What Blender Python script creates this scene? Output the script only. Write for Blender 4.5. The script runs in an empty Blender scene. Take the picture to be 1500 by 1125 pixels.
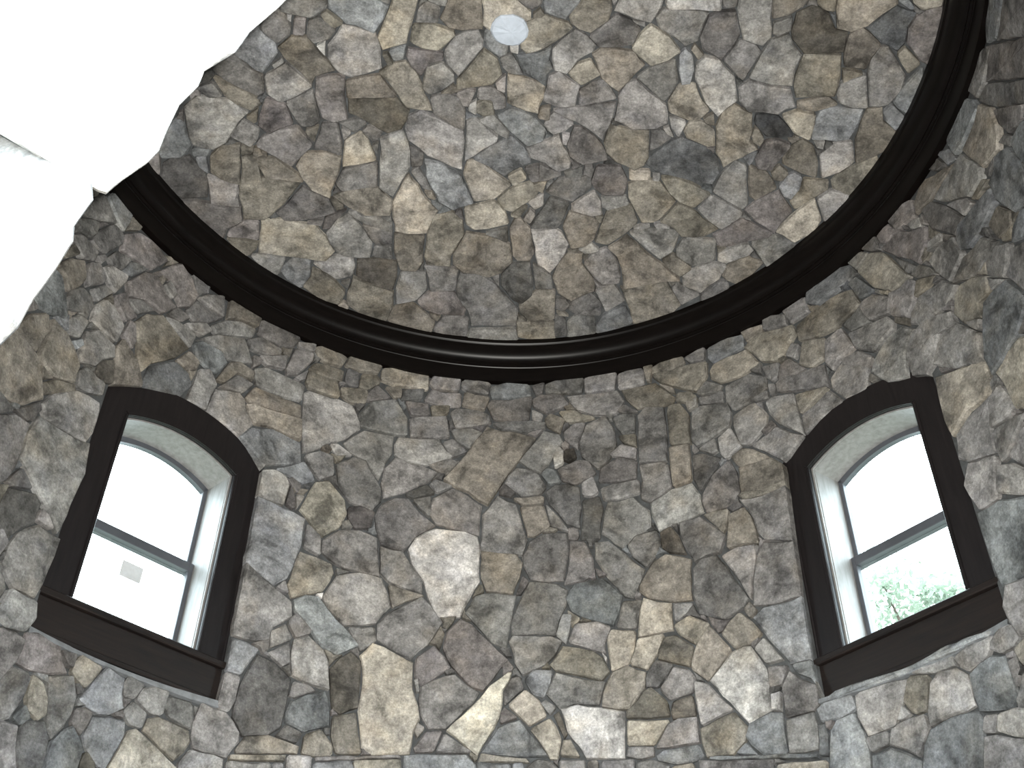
import bpy, bmesh, math, random
from mathutils import Vector, Matrix

# ------------------------------------------------------------------ sizes (metres)
R = 2.3                       # inside radius of the stone tower
ZC = 1.6                      # eye height
KA, KB = 2.225, 0.1335        # saucer dome: z = (KA - KB r^2) * R above the eye
CAM = Vector((0.0189 * R, -1.3938 * R, ZC))
PITCH, ROLL, FPX = 0.6898, -0.0169, 1559.38
WIN = [(-0.8585, 0.008), (0.9621, -0.014)]   # azimuth of the two windows, and how much the head of each casing is off

scene = bpy.context.scene
COL = scene.collection
rng = random.Random(11)

# ------------------------------------------------------------------ camera
cam_data = bpy.data.cameras.new('camera')
cam = bpy.data.objects.new('camera', cam_data)
COL.objects.link(cam)
cam_data.sensor_width = 36.0
cam_data.lens = FPX / 1500.0 * 36.0
cam_data.clip_start = 0.02
right = Vector((1, 0, 0))
fwd = Vector((0, math.cos(PITCH), math.sin(PITCH)))
up = Vector((0, -math.sin(PITCH), math.cos(PITCH)))
r2 = right * math.cos(ROLL) - up * math.sin(ROLL)
u2 = right * math.sin(ROLL) + up * math.cos(ROLL)
cam.matrix_world = Matrix(((r2.x, u2.x, -fwd.x, CAM.x), (r2.y, u2.y, -fwd.y, CAM.y),
                           (r2.z, u2.z, -fwd.z, CAM.z), (0, 0, 0, 1)))
scene.camera = cam

# ------------------------------------------------------------------ sky, flash, exposure
world = bpy.data.worlds.new('overcast_sky')
scene.world = world
world.use_nodes = True
bg = world.node_tree.nodes['Background']
bg.inputs['Color'].default_value = (0.82, 0.92, 1.0, 1)
bg.inputs['Strength'].default_value = 5.5
flash_data = bpy.data.lights.new('camera_flash', 'SPOT')
flash_data.energy = 600
flash_data.color = (1.0, 0.965, 0.90)
flash_data.spot_size = math.radians(82)
flash_data.spot_blend = 1.0
flash_data.shadow_soft_size = 0.02
flash = bpy.data.objects.new('camera_flash', flash_data)
flash.matrix_world = Matrix.Translation(r2 * 0.05 + u2 * 0.05) @ cam.matrix_world
COL.objects.link(flash)
vs = scene.view_settings
vs.view_transform = 'Standard'
vs.look = 'None'
vs.gamma = 1
vs.use_curve_mapping = False
vs.exposure = 1.65

# ------------------------------------------------------------------ materials
def new_mat(name):
    m = bpy.data.materials.new(name)
    m.use_nodes = True
    nt = m.node_tree
    return m, nt, nt.nodes['Principled BSDF']

def N(nt, kind, **kw):
    n = nt.nodes.new(kind)
    for k, v in kw.items():
        setattr(n, k, v)
    return n

def ramp(nt, src, stops):
    r = N(nt, 'ShaderNodeValToRGB')
    els = r.color_ramp.elements
    while len(els) < len(stops):
        els.new(0.5)
    for e, (p, c) in zip(els, stops):
        e.position = p
        e.color = (c, c, c, 1) if isinstance(c, (int, float)) else (*c, 1)
    nt.links.new(src, r.inputs['Fac'])
    return r.outputs['Color']

def mul(nt, a, b, fac=1.0, kind='MULTIPLY'):
    m = N(nt, 'ShaderNodeMix', data_type='RGBA', blend_type=kind)
    if isinstance(fac, float):
        m.inputs['Factor'].default_value = fac
    else:
        nt.links.new(fac, m.inputs['Factor'])
    for sock, v in ((m.inputs[6], a), (m.inputs[7], b)):
        if isinstance(v, tuple):
            sock.default_value = (*v, 1)
        else:
            nt.links.new(v, sock)
    return m.outputs[2]

def noise(nt, vec, scale, detail=4, rough=0.55, dist=0.0):
    n = N(nt, 'ShaderNodeTexNoise')
    n.inputs['Scale'].default_value = scale
    n.inputs['Detail'].default_value = detail
    n.inputs['Roughness'].default_value = rough
    n.inputs['Distortion'].default_value = dist
    if vec is not None:
        nt.links.new(vec, n.inputs['Vector'])
    return n.outputs['Fac']

def stone_material():
    m, nt, b = new_mat('rubble_stone')
    at = N(nt, 'ShaderNodeAttribute', attribute_name='tone')
    geo = N(nt, 'ShaderNodeNewGeometry')
    comb = N(nt, 'ShaderNodeCombineXYZ')
    nt.links.new(at.outputs['Alpha'], comb.inputs[0])
    nt.links.new(at.outputs['Alpha'], comb.inputs[1])
    sc = N(nt, 'ShaderNodeVectorMath', operation='SCALE')
    nt.links.new(comb.outputs[0], sc.inputs[0])
    sc.inputs['Scale'].default_value = 60.0
    add = N(nt, 'ShaderNodeVectorMath', operation='ADD')
    nt.links.new(geo.outputs['Position'], add.inputs[0])
    nt.links.new(sc.outputs[0], add.inputs[1])
    v = add.outputs[0]
    col = at.outputs['Color']
    blotch = ramp(nt, noise(nt, v, 5.0, 8, 0.64, 0.5), [(0.36, 0.42), (0.45, 0.85), (0.55, 1.10), (0.66, 1.46)])
    col = mul(nt, col, blotch)
    mott = ramp(nt, noise(nt, v, 19, 6, 0.68, 0.3), [(0.34, 0.66), (0.48, 0.98), (0.64, 1.34)])
    col = mul(nt, col, mott)
    speck = ramp(nt, noise(nt, v, 85, 4, 0.75), [(0.30, 0.66), (0.5, 1.0), (0.70, 1.36)])
    col = mul(nt, col, speck)
    pale = ramp(nt, noise(nt, v, 34, 3, 0.6, 0.8), [(0.62, 0.0), (0.70, 0.55)])
    col = mul(nt, col, (1.45, 1.43, 1.36), pale)
    warm = ramp(nt, noise(nt, v, 5.5, 3, 0.5), [(0.50, 0.0), (0.72, 0.55)])
    col = mul(nt, col, (1.08, 0.98, 0.84), warm)
    cool = ramp(nt, noise(nt, v, 7.0, 3, 0.5, 0.3), [(0.52, 0.0), (0.72, 0.5)])
    col = mul(nt, col, (0.93, 0.95, 1.04), cool)
    nt.links.new(col, b.inputs['Base Color'])
    b.inputs['Roughness'].default_value = 0.88
    b.inputs['Specular IOR Level'].default_value = 0.25
    bump = N(nt, 'ShaderNodeBump')
    bump.inputs['Strength'].default_value = 0.6
    bump.inputs['Distance'].default_value = 0.03
    h = mul(nt, noise(nt, v, 22, 6, 0.65), noise(nt, v, 6, 2, 0.5), 0.5, 'MIX')
    nt.links.new(h, bump.inputs['Height'])
    nt.links.new(bump.outputs[0], b.inputs['Normal'])
    return m

def mortar_material():
    m, nt, b = new_mat('grey_mortar')
    geo = N(nt, 'ShaderNodeNewGeometry')
    v = geo.outputs['Position']
    c = ramp(nt, noise(nt, v, 14, 5, 0.65), [(0.3, (0.040, 0.041, 0.041)), (0.55, (0.072, 0.076, 0.078)), (0.75, (0.12, 0.128, 0.135))])
    nt.links.new(c, b.inputs['Base Color'])
    b.inputs['Roughness'].default_value = 0.95
    bump = N(nt, 'ShaderNodeBump')
    bump.inputs['Strength'].default_value = 0.6
    bump.inputs['Distance'].default_value = 0.01
    nt.links.new(noise(nt, v, 60, 4, 0.7), bump.inputs['Height'])
    nt.links.new(bump.outputs[0], b.inputs['Normal'])
    return m

def wood_material(name, dark, light, rough, scale=(3, 40, 40), bump_s=0.12, spec=0.4):
    m, nt, b = new_mat(name)
    tc = N(nt, 'ShaderNodeTexCoord')
    mp = N(nt, 'ShaderNodeMapping')
    mp.inputs['Scale'].default_value = scale
    nt.links.new(tc.outputs['Object'], mp.inputs['Vector'])
    f = noise(nt, mp.outputs[0], 1.6, 5, 0.6, 0.4)
    c = ramp(nt, f, [(0.3, dark), (0.7, light)])
    nt.links.new(c, b.inputs['Base Color'])
    b.inputs['Roughness'].default_value = rough
    b.inputs['Specular IOR Level'].default_value = spec
    bump = N(nt, 'ShaderNodeBump')
    bump.inputs['Strength'].default_value = bump_s
    bump.inputs['Distance'].default_value = 0.004
    nt.links.new(f, bump.inputs['Height'])
    nt.links.new(bump.outputs[0], b.inputs['Normal'])
    return m

def plain_material(name, col, rough=0.6, nscale=20, amt=0.15, spec=0.4):
    m, nt, b = new_mat(name)
    tc = N(nt, 'ShaderNodeTexCoord')
    f = noise(nt, tc.outputs['Object'], nscale, 4, 0.6)
    c = ramp(nt, f, [(0.3, tuple(x * (1 - amt) for x in col)), (0.7, tuple(x * (1 + amt) for x in col))])
    nt.links.new(c, b.inputs['Base Color'])
    b.inputs['Roughness'].default_value = rough
    b.inputs['Specular IOR Level'].default_value = spec
    return m

def glass_material():
    m, nt, b = new_mat('window_glass')
    out = nt.nodes['Material Output']
    nt.nodes.remove(b)
    tr = N(nt, 'ShaderNodeBsdfTransparent')
    tr.inputs['Color'].default_value = (0.93, 0.96, 0.95, 1)
    gl = N(nt, 'ShaderNodeBsdfGlossy')
    gl.inputs['Roughness'].default_value = 0.02
    mx = N(nt, 'ShaderNodeMixShader')
    mx.inputs[0].default_value = 0.05
    nt.links.new(tr.outputs[0], mx.inputs[1])
    nt.links.new(gl.outputs[0], mx.inputs[2])
    nt.links.new(mx.outputs[0], out.inputs['Surface'])
    return m

def leaf_material():
    m, nt, b = new_mat('tree_leaf')
    geo = N(nt, 'ShaderNodeNewGeometry')
    c = ramp(nt, noise(nt, geo.outputs['Position'], 1.5, 3), [(0.3, (0.16, 0.20, 0.15)), (0.7, (0.30, 0.34, 0.27))])
    nt.links.new(c, b.inputs['Base Color'])
    b.inputs['Roughness'].default_value = 0.6
    see_through(nt, b, c, 0.45)
    return m

def see_through(nt, b, colour, fac):
    """thin leaf or paper: part of the light comes through from behind"""
    tl = N(nt, 'ShaderNodeBsdfTranslucent')
    if isinstance(colour, tuple):
        tl.inputs['Color'].default_value = (*colour, 1)
    else:
        nt.links.new(colour, tl.inputs['Color'])
    mx = N(nt, 'ShaderNodeMixShader')
    mx.inputs[0].default_value = fac
    nt.links.new(b.outputs[0], mx.inputs[1])
    nt.links.new(tl.outputs[0], mx.inputs[2])
    nt.links.new(mx.outputs[0], nt.nodes['Material Output'].inputs['Surface'])

M_STONE = stone_material()
M_MORTAR = mortar_material()
M_CORNICE = wood_material('black_stained_cornice', (0.0026, 0.0020, 0.0018), (0.0055, 0.0040, 0.0036), 0.34, (6, 6, 30), 0.0, 0.16)
M_CASING = wood_material('dark_stained_casing', (0.005, 0.004, 0.0045), (0.013, 0.010, 0.0105), 0.5, (30, 30, 3))
M_SILL = wood_material('dark_brown_sill', (0.005, 0.004, 0.004), (0.018, 0.012, 0.010), 0.5, (3, 30, 40))
M_JAMB = wood_material('grey_brown_jamb', (0.17, 0.165, 0.16), (0.27, 0.265, 0.26), 0.5, (20, 20, 4), 0.05)
M_SASH = plain_material('grey_sash', (0.075, 0.08, 0.092), 0.45, 8, 0.1)
M_GLASS = glass_material()
M_STICKER = plain_material('paper_sticker', (0.62, 0.64, 0.66), 0.8, 30, 0.08)
_b = M_STICKER.node_tree.nodes['Principled BSDF']
see_through(M_STICKER.node_tree, _b, (0.6, 0.62, 0.62), 0.085)
M_PLUG = plain_material('pale_plaster', (0.52, 0.58, 0.66), 0.8, 18, 0.10)
M_LEAF = leaf_material()
M_BARK = plain_material('tree_bark', (0.10, 0.08, 0.065), 0.9, 12, 0.3)
M_FLOOR = plain_material('stone_floor', (0.22, 0.20, 0.18), 0.7, 5, 0.2)
M_FILLET = plain_material('pale_mortar', (0.20, 0.21, 0.22), 0.95, 25, 0.25)
M_GRASS = plain_material('lawn', (0.09, 0.10, 0.078), 0.9, 3, 0.3)

# ------------------------------------------------------------------ helpers
def link(name, me, mat, parent=None):
    o = bpy.data.objects.new(name, me)
    COL.objects.link(o)
    if mat:
        me.materials.append(mat)
    if parent:
        o.parent = parent
    return o

def mesh(name, verts, faces, smooth=False):
    me = bpy.data.meshes.new(name)
    me.from_pydata([tuple(v) for v in verts], [], faces)
    if smooth:
        me.polygons.foreach_set('use_smooth', [True] * len(me.polygons))
    me.update()
    return me

def tag(o, label, cat, kind=None, group=None):
    o['label'] = label
    o['category'] = cat
    if kind:
        o['kind'] = kind
    if group:
        o['group'] = group
    return o

def recalc(me):
    bm = bmesh.new()
    bm.from_mesh(me)
    bmesh.ops.recalc_face_normals(bm, faces=bm.faces)
    bm.to_mesh(me)
    bm.free()
    return me

def bevelled(me, w=0.003, seg=1):
    bm = bmesh.new()
    bm.from_mesh(me)
    bmesh.ops.recalc_face_normals(bm, faces=bm.faces)
    es = [e for e in bm.edges if len(e.link_faces) == 2 and e.calc_face_angle(0) > 0.6]
    bmesh.ops.bevel(bm, geom=es, offset=w, segments=seg, affect='EDGES', clamp_overlap=True)
    bm.to_mesh(me)
    bm.free()
    return me

def prism(name, poly, y0, y1, mat, parent, bevel=0.003):
    """polygon in the local x-z plane, pushed from y0 to y1"""
    n = len(poly)
    vs_ = [(x, y0, z) for x, z in poly] + [(x, y1, z) for x, z in poly]
    fs = [tuple(range(n)), tuple(range(2 * n - 1, n - 1, -1))]
    fs += [(i, (i + 1) % n, n + (i + 1) % n, n + i) for i in range(n)]
    me = mesh(name, vs_, fs)
    bevelled(me, bevel) if bevel else recalc(me)
    return link(name, me, mat, parent)

def band(name, inner, outer, y0, y1, mat, parent, bevel=0.0):
    """strip between two polylines (x,z) of equal length, pushed from y0 to y1"""
    n = len(inner)
    vs_ = []
    for y in (y0, y1):
        vs_ += [(x, y, z) for x, z in inner] + [(x, y, z) for x, z in outer]
    fs = []
    for i in range(n - 1):
        a, b, c, d = i, i + 1, n + i + 1, n + i
        fs += [(a, b, c, d), (2 * n + d, 2 * n + c, 2 * n + b, 2 * n + a),
               (a, 2 * n + a, 2 * n + b, b), (d, c, 2 * n + c, 2 * n + d)]
    for i in (0, n - 1):
        fs.append((i, n + i, 3 * n + i, 2 * n + i))
    me = mesh(name, vs_, fs)
    bevelled(me, bevel) if bevel else recalc(me)
    return link(name, me, mat, parent)

def box(name, x0, x1, y0, y1, z0, z1, mat, parent, bevel=0.003):
    return prism(name, [(x0, z0), (x1, z0), (x1, z1), (x0, z1)], y0, y1, mat, parent, bevel)

def arc(hw, spring, rise, n=25):
    rad = (hw * hw + rise * rise) / (2 * rise)
    a = math.asin(hw / rad)
    return [(rad * math.sin(t), spring + rise - rad + rad * math.cos(t))
            for t in [(-1 + 2 * i / (n - 1)) * a for i in range(n)]]

def arc_top(x, hw, spring, rise):
    rad = (hw * hw + rise * rise) / (2 * rise)
    return spring + rise - rad + math.sqrt(max(0, rad * rad - x * x))

# window sizes, as heights above the eye and half widths, in metres
W_OUT, W_IN, W_APR, W_SILL = 0.228 * R, 0.152 * R, 0.226 * R, 0.237 * R
Z_APR, Z_SILL0, Z_SILL1 = 0.920 * R, 0.9985 * R, 1.0133 * R
Z_SO, RISE_O, Z_SI, RISE_I = 1.541 * R, 0.063 * R, 1.480 * R, 0.035 * R

# ------------------------------------------------------------------ structure: mortar shells
def P_wall(s, z, depth=0.0):
    th = s / R
    return Vector(((R + depth) * math.sin(th), (R + depth) * math.cos(th), z))

def dome_z(r):
    return ZC + R * (KA - KB * (r / R) ** 2)

def P_dome(x, y, depth=0.0):
    r = math.hypot(x, y)
    return Vector((x, y, dome_z(r) + depth))

MD = 0.030                     # mortar lies this far behind the stone faces
Z_TOP = dome_z(R) + 0.12
OPEN_A = 0.66                  # half angle of the opening towards the eye
OPEN_Z = 4.35

def wall_shell(name, t0, t1, label, hole=None, dz=0.0):
    rad = R + MD
    cuts = [t0 + (t1 - t0) * i / max(1, round((t1 - t0) / 0.045)) for i in range(round((t1 - t0) / 0.045) + 1)]
    hw = W_OUT - 0.008
    if hole is not None:
        da = math.asin(hw / rad)
        cuts = [c for c in cuts if abs(c - hole) > da + 0.01]
        cuts += [hole - da + 2 * da * i / 22 for i in range(23)]
        cuts.sort()
    verts, faces = [], []
    def v(p):
        verts.append(tuple(p))
        return len(verts) - 1
    def q(a, za, b, zb, zc, zd):
        faces.append((v((rad * math.sin(a), rad * math.cos(a), za)), v((rad * math.sin(b), rad * math.cos(b), zb)),
                      v((rad * math.sin(b), rad * math.cos(b), zc)), v((rad * math.sin(a), rad * math.cos(a), zd))))
    def skirt(a, za, b, zb):
        n = Vector((math.sin(hole), math.cos(hole), 0))
        pa = Vector((rad * math.sin(a), rad * math.cos(a), za))
        pb = Vector((rad * math.sin(b), rad * math.cos(b), zb))
        ka, kb = R + 0.03 - pa.dot(n), R + 0.03 - pb.dot(n)
        faces.append((v(pa), v(pb), v(pb + n * kb), v(pa + n * ka)))
    for a, b in zip(cuts, cuts[1:]):
        mid = (a + b) / 2
        if hole is not None and abs(mid - hole) < da:
            zl = ZC + Z_APR + 0.006
            sa, sb = rad * math.sin(a - hole), rad * math.sin(b - hole)
            ta = ZC - 0.008 + arc_top(sa, W_OUT, Z_SO + dz, RISE_O)
            tb = ZC - 0.008 + arc_top(sb, W_OUT, Z_SO + dz, RISE_O)
            q(a, 0, b, 0, zl, zl)
            q(a, ta, b, tb, Z_TOP, Z_TOP)
            skirt(a, zl, b, zl)
            skirt(a, ta, b, tb)
            if abs(a - (hole - da)) < 1e-6:
                skirt(a, zl, a, ta)
            if abs(b - (hole + da)) < 1e-6:
                skirt(b, zl, b, tb)
        else:
            lo = 0
            if abs(abs(mid) - math.pi) < OPEN_A:
                lo = OPEN_Z
            q(a, lo, b, lo, Z_TOP, Z_TOP)
    me = mesh(name, verts, faces)
    bm = bmesh.new()
    bm.from_mesh(me)
    bmesh.ops.remove_doubles(bm, verts=bm.verts, dist=1e-5)
    bm.to_mesh(me)
    bm.free()
    o = link(name, me, M_MORTAR)
    return tag(o, label, 'wall', 'structure')

S1, S2 = -0.40, 0.42           # where the left, back and right walls meet (radians)
WALLS = {
    'left': wall_shell('wall_left', -math.pi + OPEN_A, S1, 'curved rubble stone tower wall around the window with a paper sticker', *WIN[0]),
    'back': wall_shell('wall_back', S1, S2, 'curved rubble stone tower wall between the two arched windows'),
    'right': wall_shell('wall_right', S2, math.pi - OPEN_A, 'curved rubble stone tower wall around the window with foliage behind it', *WIN[1]),
}

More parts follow.
